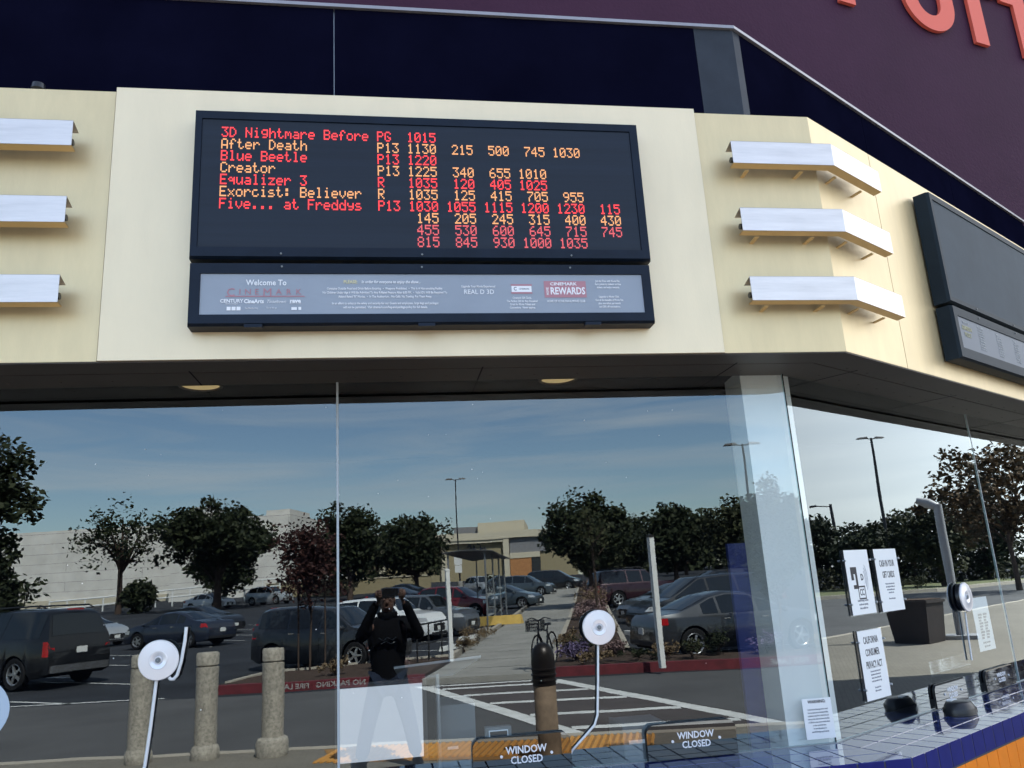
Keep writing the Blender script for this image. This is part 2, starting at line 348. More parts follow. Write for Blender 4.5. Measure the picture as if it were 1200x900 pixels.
bed('planting_bed', [(-6.7, 13.6), (-2.15, 13.3), (-2.15, 17.6), (-3.4, 17.4), (-4.2, 16.9), (-6.2, 16.2)])
kerb('red_kerb', [(-7.0, 13.9), (-6.5, 13.25), (-2.1, 13.15)], M['red_kerb'])
kerb('bed_kerb', [(-6.6, 14.0), (-6.4, 16.4), (-4.2, 17.0), (-2.1, 17.7)], M['kerb_tan'], 0.14)
bed('planting_bed', [(0.55, 13.3), (9.5, 12.9), (9.5, 14.6), (3.0, 14.7), (2.6, 17.0), (0.75, 17.0)])
kerb('red_kerb', [(0.5, 13.2), (9.6, 12.8)], M['red_kerb'])
# the long strip beside the path, raised with the slope
def strip(name, u0, u1, v0, v1, z, m, du=0.0):
    mb = MB(); seg = [v0, *[a for a in (16.3, 35) if v0 < a < v1], v1]
    for a, b in zip(seg, seg[1:]):
        fa, fb = du * (a - v0), du * (b - v0)
        q = [P(u0 + fa, a, gz(a)), P(u1 + fa, a, gz(a)), P(u1 + fb, b, gz(b)), P(u0 + fb, b, gz(b))]
        mb.add([(p.x, p.y, p.z + GB - .1) for p in q] + [(p.x, p.y, p.z + z) for p in q], [(0, 1, 5, 4), (1, 2, 6, 5), (2, 3, 7, 6), (3, 0, 4, 7), (4, 5, 6, 7)])
    o = mb.build(name, m); o['kind'] = 'structure'; return o
strip('footpath', -2.1, 0.42, 12.85, 75, 0.0, M['concrete'], 0.034)
strip('planting_strip', 0.58, 2.3, 17.1, 75, 0.03, M['mulch'], 0.034)
strip('path_kerb', 0.43, 0.57, 13.3, 75, 0.05, M['kerb_tan'], 0.034)
strip('path_kerb', 2.31, 2.46, 17.1, 75, 0.05, M['kerb_tan'], 0.034)
strip('path_kerb', -2.27, -2.12, 17.8, 75, 0.05, M['kerb_tan'], 0.034)
mb = MB()
for i in range(30):
    v = 14.5 + i * 1.9; f = 0.034 * (v - 12.85)
    A = P(-2.09 + f, v, gz(v) + .003); B = P(0.41 + f, v, gz(v) + .003); n = P(0, .018, 0) - P(0, 0, 0)
    mb.add([A - n, B - n, B + n, A + n], [(0, 1, 2, 3)])
mb.build('footpath_joints', mat('dark_joint', (0.09, 0.085, 0.08), 0.9))['kind'] = 'structure'
# stall lines
mb = MB()
def line(a, b, wd=.1):
    A = P(*a, gz(a[1]) + GB + .004); B = P(*b, gz(b[1]) + GB + .004); d = (B - A); d.z = 0; d.normalize(); n = Vector((d.y, -d.x, 0)) * wd / 2
    mb.add([A - n, B - n, B + n, A + n], [(0, 1, 2, 3)])
for i in range(12):
    v = 18.6 + i * 3.2
    line((-3.0, v - .8), (-7.6, v + 1.6)); line((-13.2, v + .2), (-17.6, v + 2.4)); line((3.2, v), (7.8, v + 1.4))
line((-9.5, 12.9), (-13.9, 15.1)); line((-9.2, 15.9), (-13.4, 18.0)); line((-7.5, 12.95), (-30, 12.95), .12)
line((3.1, 16.3), (7.6, 17.8))
mb.build('stall_markings', M['line'])['kind'] = 'structure'
# ground seen beyond the right facet: pale walk edge, planted strip
xy_sheet('side_road', [(20.9, 0.9), (34.2, 7.7), (60, 21), (75, 9), (45, -9), (25, -7)], GB + .003, M['drive'])
xy_sheet('side_bed', [(46, -2), (53, 7.4), (66, 17), (78, 15), (60, -6)], -.02, M['grass'])
mb = MB()
for q in (((45.6, -2.2), (52.8, 7.5)), ((52.8, 7.5), (65.8, 17.2))):
    a, b = Vector((*q[0], 0)), Vector((*q[1], 0)); n = Vector((-(b - a).y, (b - a).x, 0)).normalized() * .3
    mb.prism([(p.x, p.y) for p in (a, b, b + n, a + n)], GB, .08)
mb.build('side_bed_kerb', M['kerb_tan'])['kind'] = 'structure'

# ================================================================== CINEMA BUILDING (purple wall behind the booth)
cin = empty('cinema_building', (2.3, 1.6, 0), 0, 'tall purple stucco cinema wall with coral letters above the ticket booth', 'cinema')
W14 = R(14); t14 = Vector((math.cos(W14), math.sin(W14), 0)); n14 = Vector((math.sin(W14), -math.cos(W14), 0))
def FW(s, n, z): return t14 * s + n14 * n + Vector((0, 0, z))
mb = MB(); prof = [(-6.3, 5.18), (5.45, 5.18), (5.45, 0), (11, 0), (11, 9.9), (7.2, 8.95), (-1.2, 6.70), (-6.3, 6.4)]  # unseen top edge raked low at the left so sun reaches the forecourt
fr = [FW(s, 0, z) for s, z in prof]; bk = [FW(s, -6, z) for s, z in prof]; n = len(prof)
mb.add(fr + bk, [tuple(range(n)), tuple(range(2 * n - 1, n - 1, -1))] + [(i, (i + 1) % n, n + (i + 1) % n, n + i) for i in range(n)])
mb.build('wall', M['purple'], cin)
LB = 7.405; LH = 1.45; SW = 0.215; LD = 0.05
def stroke_box(mb, s0, s1, z0, z1): 
    mb.add([FW(a, b, c) for c in (z0, z1) for b in (0.012, LD) for a in (s0, s1)], [(0, 2, 3, 1), (4, 5, 7, 6), (0, 1, 5, 4), (2, 6, 7, 3), (0, 4, 6, 2), (1, 3, 7, 5)])
def ribbon(mb, inner, outer):
    vs = []
    for a, b in zip(inner, outer):
        vs += [FW(a[0], LD, a[1]), FW(b[0], LD, b[1]), FW(a[0], .012, a[1]), FW(b[0], .012, b[1])]
    fs = []
    for i in range(len(inner) - 1):
        k, l = 4 * i, 4 * i + 4
        fs += [(k, k + 1, l + 1, l), (k + 2, l + 2, l + 3, k + 3), (k, l, l + 2, k + 2), (k + 1, k + 3, l + 3, l + 1)]
    e = 4 * (len(inner) - 1); fs += [(0, 2, 3, 1), (e, e + 1, e + 3, e + 2)]
    mb.add(vs, fs)
a = MB(); stroke_box(a, 2.49, 2.705, LB + .01, LB + LH); stroke_box(a, 2.22, 2.98, LB + LH + .001, LB + LH + .21); a.build('letter', M['coral'], cin)
a = MB(); ou, inn = [], []
cx, ro, ri = 3.855, .395, .165
inn.append((cx - ri - .02, LB + LH)); ou.append((cx - ro, LB + LH))
for k in range(25):
    g = math.pi + math.pi * k / 24
    ou.append((cx + ro * math.cos(g), LB + ro * 1.0 + ro * math.sin(g) - .01)); inn.append((cx + (ri + .015) * math.cos(g), LB + .385 + .195 * math.sin(g) - .005))
inn.append((cx + ri + .02, LB + LH)); ou.append((cx + ro, LB + LH)); ribbon(a, inn, ou); a.build('letter', M['coral'], cin)
a = MB(); stroke_box(a, 4.515, 4.735, LB, LB + LH)
o_, i_ = [(4.736, LB + LH)], [(4.736, LB + LH - .19)]
for k in range(13):
    g = math.pi / 2 - math.pi * k / 12
    o_.append((4.92 + .36 * math.cos(g), LB + LH - .37 + .37 * math.sin(g))); i_.append((4.92 + .16 * math.cos(g), LB + LH - .37 + .18 * math.sin(g)))
o_.append((4.736, LB + LH - .74)); i_.append((4.736, LB + LH - .55)); ribbon(a, i_, o_)
stroke_box(a, 5.335, 5.555, LB, LB + LH - .56); stroke_box(a, 5.12, 5.334, LB + LH - .74, LB + LH - .56); a.build('letter', M['coral'], cin)
a = MB(); stroke_box(a, 6.30, 6.52, LB, LB + .62); ribbon(a, [(6.30, LB + .621), (5.95, LB + LH)], [(6.41, LB + .621), (6.18, LB + LH)]); ribbon(a, [(6.411, LB + .621), (6.64, LB + LH)], [(6.52, LB + .621), (6.87, LB + LH)])
a.build('letter', M['coral'], cin)

# ================================================================== TICKET BOOTH
booth = empty('ticket_booth', (0, 0, 0), 0, 'ticket booth with mirror-like windows, champagne metal fascia and tiled sill', 'ticket booth')
ZS, ZF, ZC, ZL = 2.856, 4.262, 5.205, 0.850      # soffit, fascia top, coping, sill
PN = 0.467                                       # fascia stands this far out from the glass
XL = -7.0; TE = 6.0
def band(mb, n0, n1, z0, z1, x0=XL, x1=None, t0=None, t1=TE, m=0):
    """a solid strip following front facet and/or right facet between offsets n0<n1"""
    if x0 is not None:
        b0 = corner(n0) if x1 is None else FM(x1, n0, 0); b1 = corner(n1) if x1 is None else FM(x1, n1, 0)
        q = [FM(x0, n0, 0), FM(x0, n1, 0), b1, b0]
        mb.prism([(p.x, p.y) for p in q], z0, z1, m)
    if t1 is not None:
        a0 = corner(n0) if t0 is None else FR(t0, n0, 0); a1 = corner(n1) if t0 is None else FR(t0, n1, 0)
        q = [a0, a1, FR(t1, n1, 0), FR(t1, n0, 0)]
        mb.prism([(p.x, p.y) for p in q], z0, z1, m)
# fascia panels
pan = [(-7.0, -3.903), (-3.897, -1.308), (-1.302, 1.737), (1.743, None)]
for i, (x0, x1) in enumerate(pan):
    mb = MB(); nn = PN + (.012 if i == 2 else 0)
    band(mb, .30, nn, ZS - .004, ZF + (.018 if i == 2 else 0), x0, x1, t1=None)
    mb.build('fascia_panel', M['silver_panel'] if i == 2 else M['brass_panel'], booth)
for t0, t1 in ((None, .586), (.592, 3.65), (3.656, 6.0)):
    mb = MB(); a0 = corner(.30) if t0 is None else FR(t0, .30, 0); a1 = corner(PN) if t0 is None else FR(t0, PN, 0)
    mb.prism([(p.x, p.y) for p in (a0, a1, FR(t1, PN, 0), FR(t1, .30, 0))], ZS - .004, ZF)
    mb.build('fascia_panel', M['brass_panel'], booth)
# soffit boards with an open joint between two rows, screws
mb = MB(); band(mb, -.02, .23, ZS, ZS + .05, m=0); band(mb, .237, .299, ZS, ZS + .05, m=0); band(mb, .229, .238, ZS + .012, ZS + .05, m=1)
for x in (-6.2, -4.4, -2.6, -.95, .5, 1.9): mb.box(x - .004, x + .004, -.298, 0.01, ZS - .0015, ZS - .0005, 1)
for t in (.35, 1.75, 3.4, 5.0):
    q = [FR(t - .004, -.01, 0), FR(t + .004, -.01, 0), FR(t + .004, .298, 0), FR(t - .004, .298, 0)]
    mb.prism([(p.x, p.y) for p in q], ZS - .0015, ZS - .0005, 1)
for i in range(26):
    for nn in (.09, .268):
        p = FM(-4 + i * .24, nn, ZS - .003); mb.lathe([(0, 0), (.006, 0), (.007, .003)], 8, 2, Matrix.Translation(p))
for i in range(16):
    for nn in (.09, .268):
        p = FR(.25 + i * .24, nn, ZS - .003); mb.lathe([(0, 0), (.006, 0), (.007, .003)], 8, 2, Matrix.Translation(p))
band(mb, .3005, PN - .004, ZS - .0105, ZS - .0045, m=0)
mb.build('soffit', [M['soffit'], M['black_gap'], mat('soffit_screw', (0.10, 0.09, 0.08), 0.4, 0.5)], booth)
mb = MB(); band(mb, -.25, PN - .02, ZF - .06, ZF - .02); mb.build('fascia_roof', M['coping'], booth)
# clerestory: navy panels, grey pier at the corner, coping
mb = MB(); band(mb, -.03, .0, ZF - .04, ZC, -7.0, -.271, t1=None); mb.build('clerestory_panel', M['navy_panel'], booth)
mb = MB(); band(mb, -.03, .0, ZF - .04, ZC, -.265, 2.028, t1=None); mb.build('clerestory_panel', M['navy_panel'], booth)
mb = MB(); band(mb, -.03, .0, ZF - .04, ZC, 2.03, None, t1=None); mb.build('clerestory_pier', M['grey_panel'], booth)
mb = MB(); band(mb, -.03, .0, ZF - .04, ZC, None, t0=None, t1=.075); mb.build('clerestory_pier', M['grey_panel'], booth)
for t0, t1 in ((.077, 1.722), (1.728, 3.37), (3.376, 6.0)):
    mb = MB(); q = [FR(t0, -.03, 0), FR(t0, 0, 0), FR(t1, 0, 0), FR(t1, -.03, 0)]
    mb.prism([(p.x, p.y) for p in q], ZF - .04, ZC); mb.build('clerestory_panel', M['navy_panel'], booth)
mb = MB(); band(mb, -.028, -.012, ZF - .03, ZC - .01, -.2715, -.2645, t1=None, m=0); mb.build('clerestory_seam', M['trim'], booth)
mb = MB(); band(mb, -.4, .022, ZC, ZC + .022); mb.build('coping', M['coping'], booth)
# roof behind the coping and enclosure of the booth room
far = [(XL, 0.0), (2.298, 0.0), tuple(FR(TE, 0, 0))[:2], (8.0, 6.0), (XL, 6.0)]
mb = MB(); mb.prism([(XL, .42), (2.15, .42), (FR(TE, -.42, 0).x - .1, FR(TE, -.42, 0).y), (7.9, 5.9), (XL, 5.9)], ZC - .04, ZC - .001); mb.build('roof', M['coping'], booth)
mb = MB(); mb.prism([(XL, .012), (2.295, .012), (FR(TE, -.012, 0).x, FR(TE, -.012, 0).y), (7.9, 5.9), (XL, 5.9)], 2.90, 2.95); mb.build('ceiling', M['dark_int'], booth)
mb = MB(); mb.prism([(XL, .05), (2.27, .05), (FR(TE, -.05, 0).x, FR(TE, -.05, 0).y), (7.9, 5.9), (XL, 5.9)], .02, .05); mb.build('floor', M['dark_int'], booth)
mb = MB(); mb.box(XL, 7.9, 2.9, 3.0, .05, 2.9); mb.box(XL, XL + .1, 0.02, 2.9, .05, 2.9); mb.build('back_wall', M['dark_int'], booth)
mb = MB(); mb.prism([(p.x, p.y) for p in (FR(TE, 0, 0), FR(TE, .46, 0), FR(TE + .3, .46, 0), FR(TE + .3, -3, 0), FR(TE, -3, 0))], 0, ZC); mb.build('end_wall', M['brass_panel'], booth)
mb = MB(); mb.prism([(p.x, p.y) for p in (FM(XL, -.0, 0), FM(XL, .46, 0), FM(XL - .3, .46, 0), FM(XL - .3, -3, 0), FM(XL, -3, 0))], 0, ZC); mb.build('end_wall', M['brass_panel'], booth)
# glass panes
def pane(x0, x1, front=True, nm='window_pane'):
    mb = MB(); f = FM if front else FR
    vs = [f(x, n, z) for n in (0, -.012) for x, z in ((x0, ZL + .004), (x1, ZL + .004), (x1, ZS + .006), (x0, ZS + .006))]
    mb.add(vs, [(0, 1, 2, 3), (7, 6, 5, 4), (0, 3, 7, 4), (1, 5, 6, 2), (3, 2, 6, 7), (0, 4, 5, 1)]); mb.m = [0, 1, 2, 2, 2, 2]
    return mb.build(nm, [M['glass'], M['glass_back'], M['glass_edge']], booth)
for x0, x1 in ((-6.95, -4.76), (-4.75, -2.52), (-2.51, -.262), (-.250, 2.2945)): pane(x0, x1)
for t0, t1 in ((.0035, 2.626), (2.634, 5.95)): pane(t0, t1, False)
for x in (-4.755, -2.515, -.256):
    mb = MB(); mb.box(x - .0055, x + .0055, -.002, .010, ZL + .004, ZS + .004); mb.build('glass_joint', M['silicone'], booth)
for t in (2.630,):
    mb = MB(); q = [FR(t - .0035, .002, 0), FR(t + .0035, .002, 0), FR(t + .0035, -.01, 0), FR(t - .0035, -.01, 0)]
    mb.prism([(p.x, p.y) for p in q], ZL + .004, ZS + .004); mb.build('glass_joint', M['silicone'], booth)
mb = MB(); mb.prism([(2.2955, .006), (2.298, -.002), (FR(.003, .002, 0).x, FR(.003, .002, 0).y), (2.300, .008)], ZL + .003, ZS + .004); mb.build('corner_joint', M['black_gap'], booth)
mb = MB(); band(mb, -.012, .010, ZL - .004, ZL + .0035); mb.build('glazing_bead', M['trim'], booth)
# white pier inside the corner
mb = MB(); q = [(2.055, .045), (2.285, .045), (FR(.135, -.045, 0).x, FR(.135, -.045, 0).y), (FR(.10, -.30, 0).x, FR(.10, -.30, 0).y), (2.10, .36)]
mb.prism(q, .05, 2.9); mb.build('pier', M['white_paint'], booth)
# tiled sill: separate glazed tiles on a grout bed
OV = 0.45; TP = .1395; G = .006
rng = random.Random(3)
mb = MB(); band(mb, -.05, OV - .003, ZL - .16, ZL - .006, m=0); mb.build('sill_bed', M['grout'], booth)
mb = MB()
def tile(a, b, c, d, nrm, m):
    """bevelled tile from four outer corners"""
    ctr = (a + b + c + d) / 4; j = nrm * rng.uniform(0, .0006); tl = [nrm * rng.uniform(-.00035, .00035) for _ in range(4)]
    lo = [p + (ctr - p).normalized() * .0035 for p in (a, b, c, d)]; hi = [p + (ctr - p).normalized() * .007 + nrm * .005 + j + q for p, q in zip((a, b, c, d), tl)]
    mb.add(lo + hi, [(0, 1, 5, 4), (1, 2, 6, 5), (2, 3, 7, 6), (3, 0, 4, 7), (4, 5, 6, 7)], m)
Zv = Vector((0, 0, 1)); rows = [(.012 + i * (OV - .012) / 3, .012 + (i + 1) * (OV - .012) / 3) for i in range(3)]
for r0, r1 in rows:
    x = 2.298 + TAN * r0 * 0; k = 0
    while True:
        e0 = 2.298 - k * TP; s0 = e0 - TP
        if s0 < -4: break
        c0_ = corner(r0) if k == 0 else FM(e0, r0, 0); c1_ = corner(r1) if k == 0 else FM(e0, r1, 0)
        tile(FM(s0, r1, ZL - .005), c1_ + Zv * (ZL - .005), c0_ + Zv * (ZL - .005), FM(s0, r0, ZL - .005), Zv, 0); k += 1
    k = 0
    while k * TP < 5.8:
        c0_ = corner(r0) if k == 0 else FR(k * TP, r0, 0); c1_ = corner(r1) if k == 0 else FR(k * TP, r1, 0)
        tile(c1_ + Zv * (ZL - .005), FR((k + 1) * TP, r1, ZL - .005), FR((k + 1) * TP, r0, ZL - .005), c0_ + Zv * (ZL - .005), Zv, 0); k += 1
mb.build('sill_tiles', [M['tile_navy']], booth)
# tiled apron below the sill: navy, orange and red courses
mb = MB(); band(mb, -.05, OV - .008, 0.0, ZL - .162, m=0); mb.build('apron_wall', M['grout_light'], booth)
courses = [(ZL - .118, ZL + .002, 0), (ZL - .118 - .20, ZL - .119, 1)] + [(ZL - .32 - .14 * (i + 1), ZL - .32 - .14 * i, 2) for i in range(3)]
mb = MB(); nt_ = OV - .006
Fv = Vector((0, -1, 0))
for z0, z1, m_ in courses:
    k = 0
    e = corner(nt_)
    while True:
        xa = e.x - k * TP
        if xa < -4: break
        tile(FM(xa - TP, nt_, z0), FM(xa, nt_, z0), FM(xa, nt_, z1), FM(xa - TP, nt_, z1), Fv, m_); k += 1
    k = 0; t0c = TAN * nt_ * -1
    b0 = (e - C0).dot(TR)
    while b0 + k * TP < 5.8:
        ta = b0 + k * TP
        tile(FR(ta, nt_, z0), FR(ta + TP, nt_, z0), FR(ta + TP, nt_, z1), FR(ta, nt_, z1), NR, m_); k += 1
M['tile_navy_front'] = mat('navy_apron_tile', (0.016, 0.020, 0.15), 0.22, spec=0.15, var=0.15, vscale=9)
mb.build('apron_tiles', [M['tile_navy_front'], M['tile_orange'], M['tile_red']], booth)
# inside: counter shelf
mb = MB(); band(mb, -.62, -.03, .66, .70); mb.build('counter', M['counter'], booth)
mb = MB(); mb.box(2.07, 2.46, .55, .58, .2, 1.92); mb.build('inner_panel', M['blue_board'], booth)

# ceiling lamps of the booth
for x, lab in ((-.99, 'round recessed ceiling lamp in the booth above the left silver intercom disc'), (.99, 'round recessed ceiling lamp in the booth above the right half of the showtime board window')):
    e = empty('ceiling_lamp', (x, .16, 2.9), 0, lab, 'ceiling lamp', 'round ceiling lamps inside the booth')
    a = MB(); a.lathe([(.115, -.002), (.115, -.012), (.10, -.014), (.098, -.004)], 32, 0); a.build('trim_ring', M['soffit'], e, 30)
    a = MB(); a.lathe([(.0005, -.009), (.06, -.009), (.097, -.006)], 32, 0); a.build('lens', M['warm_lamp'], e, 30)

# ================================================================== LED BOARDS
FONT = {'0': '3E5149453E', '1': '00427F4000', '2': '4261514946', '3': '2141454B31', '4': '1814127F10', '5': '2745454539', '6': '3C4A494930', '7': '0171090503', '8': '3649494936', '9': '064949291E',
        ':': '0036360000', '.': '0060600000', 'A': '7E1111117E', 'B': '7F49494936', 'C': '3E41414122', 'D': '7F4141221C', 'E': '7F49494941', 'F': '7F09090901', 'G': '3E41495132', 'N': '7F0408107F', 'P': '7F09090906', 'R': '7F09192946',
        'a': '2054545478', 'b': '7F48444438', 'c': '3844444420', 'd': '384444487F', 'e': '3854545418', 'f': '087E090102', 'g': '0C5252523E', 'h': '7F08040478', 'i': '00447D4000', 'k': '7F10284400', 'l': '00417F4000',
        'm': '7C04180478', 'n': '7C08040478', 'o': '3844444438', 'q': '081414187C', 'r': '7C08040408', 's': '4854545420', 't': '043F444020', 'u': '3C4040207C', 'v': '1C2040201C', 'x': '4428102844', 'y': '0C5050503C', 'z': '4464544C44'}
def dots(rows, x0, z0, cp, rp, dx, dz, place, mbs):
    for r, (txt, key) in enumerate(rows):
        mbx = mbs[key]
        for c, ch in enumerate(txt):
            if ch not in FONT: continue
            cols = [int(FONT[ch][2 * i:2 * i + 2], 16) for i in range(5)]
            if ch == '0': cols = [0x3E, 0x51, 0x49, 0x45, 0x3E]
            for i, b in enumerate(cols):
                for j in range(7):
                    if b >> j & 1:
                        x = x0 + c * cp + i * dx; z = z0 - r * rp - j * dz
                        hx, hz = dx * .47, dz * .47
                        mbx.add([place(x - hx, z - hz), place(x + hx, z - hz), place(x + hx, z + hz), place(x - hx, z + hz)], [(0, 1, 2, 3)])
def board(name, label, f, x0, x1, z0, z1, ix0, ix1, iz0, iz1, mh, ms, parent_group):
    """boxed sign on the fascia: bevelled housing ring, recessed face"""
    e = empty(name, f(x0, PN, z0), 0, label, 'sign', parent_group)
    e.matrix_world = Matrix.Translation(f(x0, PN, z0)); inv = Vector(f(x0, PN, z0))
    g = lambda x, n, z: f(x, n, z) - inv
    nf = .583; a = MB(); n0 = PN + .014; bv = .018
    ob = [(x0, z0), (x1, z0), (x1, z1), (x0, z1)]; of = [(x0 + bv * .3, z0 + bv * .5), (x1 - bv * .3, z0 + bv * .5), (x1 - bv * .3, z1 - bv * .3), (x0 + bv * .3, z1 - bv * .3)]
    inn = [(ix0, iz0), (ix1, iz0), (ix1, iz1), (ix0, iz1)]
    rings = [[g(x, n0, z) for x, z in ob], [g(x, nf - .02, z) for x, z in ob], [g(x, nf, z) for x, z in of], [g(x, nf, z) for x, z in inn], [g(x, nf - .007, z) for x, z in inn]]
    vs = [p for r in rings for p in r]; fs = [(4 * i + k, 4 * i + (k + 1) % 4, 4 * i + 4 + (k + 1) % 4, 4 * i + 4 + k) for i in range(4) for k in range(4)] + [(0, 1, 2, 3)]
    a.add(vs, fs); a.build('housing', mh, e)
    a = MB(); a.quad(*[g(x, nf - .006, z) for x, z in ((ix0 + .001, iz0 + .001), (ix1 - .001, iz0 + .001), (ix1 - .001, iz1 - .001), (ix0 + .001, iz1 - .001))]); a.build('face', ms, e)
    # bolts and brackets
    for x in (x0 + .42, (x0 + x1) / 2 - .04, x1 - .42):
        z = z0 + .022 if z1 - z0 > .5 else z1 - .022
        c = g(x, nf + .002, z); n_ = (g(x, nf + 1, z) - g(x, nf, z)); a = MB()
        a.tube([c - n_ * .002, c + n_ * .003], .005, 8); a.build('bolt', M['grey_plastic'], e)
    return e, g
led, g = board('showtime_board', 'black LED showtime board listing red and amber films and times', FM, -.900, 1.357, 3.318, 4.103, -.864, 1.310, 3.374, 4.056, M['housing'], M['screen'], 'showtime boards on the fascia')
rows = [('3D Nightmare Before PG  1015', 'r'), ('After Death         P13 1130  215  500  745 1030', 'a'), ('Blue Beetle         P13 1220', 'r'), ('Creator             P13 1225  340  655 1010', 'a'),
        ('Equalizer 3         R   1035  120  405 1025', 'r'), ('Exorcist: Believer  R   1035  125  415  705  955', 'a'), ('Five... at Freddys  P13 1030 1055 1115 1200 1230  115', 'r'),
        ('                         145  205  245  315  400  430', 'a'), ('                         455  530  600  645  715  745', 'd'), ('                         815  845  930 1000 1035', 'd')]
mbs = {'r': MB(), 'a': MB(), 'd': MB()}
dots(rows, -.768, 4.010, .0376, .0640, .00627, .0080, lambda x, z: g(x, .583 - .0045, z), mbs)
mbs['r'].build('red_lettering', M['led_red'], led); mbs['a'].build('amber_lettering', M['led_amber'], led); mbs['d'].build('dim_red_lettering', M['led_red_dim'], led)

pol, g = board('policy_sign', 'long blue-black policy sign with grey-blue panel hung under the lit showtime board', FM, -.895, 1.345, 2.984, 3.296, -.843, 1.295, 3.036, 3.240, M['housing'], M['policy'], 'policy signs on the fascia')
a = MB(); b = MB(); c = MB()
def tx(mbx, s, x, z, size, align='CENTER', sx=.85, bold=0.0, m=0, shear=0.0):
    p = g(x, .583 - .0045, z); text_mb(mbx, s, size, Matrix.Translation(p) @ Matrix.Rotation(math.pi / 2, 4, 'X'), m, align, .0004, sx, bold, 2, shear)
tx(a, 'Welcome To', -.545, 3.194, .040, bold=.0006)
for ch, x, sz in (('C', -.705, .056), ('I', -.664, .040), ('N', -.628, .040), ('E', -.588, .040), ('M', -.540, .056), ('A', -.488, .040), ('R', -.443, .040), ('K', -.398, .040)):
    tx(b, ch, x, 3.148 if sz < .05 else 3.145, sz, sx=1.0)
b.quad(g(-.728, .5790, 3.124), g(-.365, .5790, 3.124), g(-.375, .5790, 3.129), g(-.728, .5790, 3.129))
tx(a, 'CENTURY', -.70, 3.103, .024, sx=.95, bold=.0006); tx(a, 'THEATRES', -.70, 3.089, .009, sx=1.3)
tx(a, 'CineArts', -.60, 3.101, .027, sx=.9, bold=.001); tx(a, 'Tinseltown', -.50, 3.100, .022, sx=.9, shear=.35); tx(a, 'rave', -.412, 3.103, .026, sx=1.1, bold=.0014); tx(a, 'MOTION PICTURES', -.412, 3.090, .007)
for i, ch in enumerate(('f', 't', 'o')):
    x = -.712 + i * .022; a.quad(g(x - .009, .5790, 3.057), g(x + .009, .5790, 3.057), g(x + .009, .5790, 3.075), g(x - .009, .5790, 3.075))
for x0_, x1_, z_ in ((-.645, -.575, 3.068), (-.55, -.49, 3.069)):
    tx(a, 'Fan Membership' if x0_ < -.6 else 'Tix on the go', (x0_ + x1_) / 2, z_, .011, sx=.8)
a.quad(g(-.43, .5790, 3.058), g(-.405, .5790, 3.058), g(-.405, .5790, 3.072), g(-.43, .5790, 3.072)); a.quad(g(-.398, .5790, 3.058), g(-.385, .5790, 3.058), g(-.385, .5790, 3.073), g(-.398, .5790, 3.073))
tx(c, 'PLEASE:', -.157, 3.199, .023, sx=.85, bold=.0007); tx(a, 'In order for everyone to enjoy the show...', .035, 3.199, .021, sx=.78, shear=.2, bold=.0004)
for i, s in enumerate(('Consume Outside Food and Drink Before Entering.  •  Weapons Prohibited.  •  This Is A Non-smoking Facility.', "No Children Under Age 6 Will Be Admitted To Any R-Rated Feature After 6:00 PM.  •  Valid ID's Will Be Required To",
                       'Attend Rated "R" Movies.  •  In The Auditorium... No Calls. No Texting. Put Them Away.')):
    tx(a, s, .008, 3.165 - i * .0205, .0165, sx=.74, bold=.0003)
for i, s in enumerate(('In an effort to enhance the safety and security for our Guests and employees, large bags and packages', 'will not be permitted.  Visit cinemark.com/bag-and-package-policy for full details.')):
    tx(a, s, .008, 3.090 - i * .020, .0165, sx=.74, bold=.0003)
tx(a, 'Upgrade Your Movie Experience!', .458, 3.176, .0165, sx=.75, bold=.0003); tx(a, 'REAL D 3D', .460, 3.147, .033, sx=.95, bold=.0002)
a.quad(g(.622, .5786, 3.147), g(.722, .5786, 3.147), g(.722, .5786, 3.179), g(.622, .5786, 3.179)); d_ = MB(); tx(d_, 'C', .640, 3.163, .026, bold=.001); tx(d_, 'CINEMARK', .685, 3.163, .012, sx=.9, bold=.0003)
d_.quad(g(.619, .5790, 3.179), g(.725, .5790, 3.179), g(.725, .5790, 3.188), g(.619, .5790, 3.188), 1); d_.quad(g(.619, .5790, 3.138), g(.725, .5790, 3.138), g(.725, .5790, 3.1466), g(.619, .5790, 3.1466), 1)
for i, s in enumerate(('Cinemark Gift Cards.', 'The Perfect Gift for Any Occasion!', 'Great for Movie Tickets and', 'Concessions.  Never expires.')): tx(a, s, .672, 3.116 - i * .017, .0145, sx=.75, bold=.0003)
b.quad(g(.786, .5782, 3.118), g(1.000, .5782, 3.118), g(1.000, .5782, 3.205), g(.786, .5782, 3.205)); tx(a, 'CINEMARK', .885, 3.189, .022, sx=1.25, bold=.0005); tx(a, 'REWARDS', .905, 3.151, .052, sx=.74, bold=.0012)
p = g(.803, .583 - .0045, 3.151); text_mb(a, 'MOVIE', .017, Matrix.Translation(p) @ Matrix.Rotation(math.pi / 2, 4, 'X') @ Matrix.Rotation(math.pi / 2, 4, 'Z'), 0, 'CENTER', .0004, .8, .0003)
tx(a, 'HOME OF MOVIE FAN & MOVIE CLUB', .893, 3.098, .0165, sx=.7, bold=.0003)
for i, s in enumerate(('Join for Free with Movie Fan.', 'Earn points to redeem on free', 'tickets, and enjoy rewards.')): tx(a, s, 1.115, 3.205 - i * .017, .0145, sx=.75, bold=.0003)
for i, s in enumerate(('Upgrade to Movie Club.', 'Get all the benefits of Movie Fan', 'plus one ticket per month', 'and 20% off concessions.')): tx(a, s, 1.115, 3.121 - i * .0175, .0145, sx=.75, bold=.0003)
a.build('white_lettering', M['ink_white'], pol); b.build('faded_red_lettering', M['ink_pink'], pol); c.build('yellow_lettering', M['ink_yellow'], pol); d_.build('gift_card_print', [M['ink_grey'], M['ink_pink']], pol)
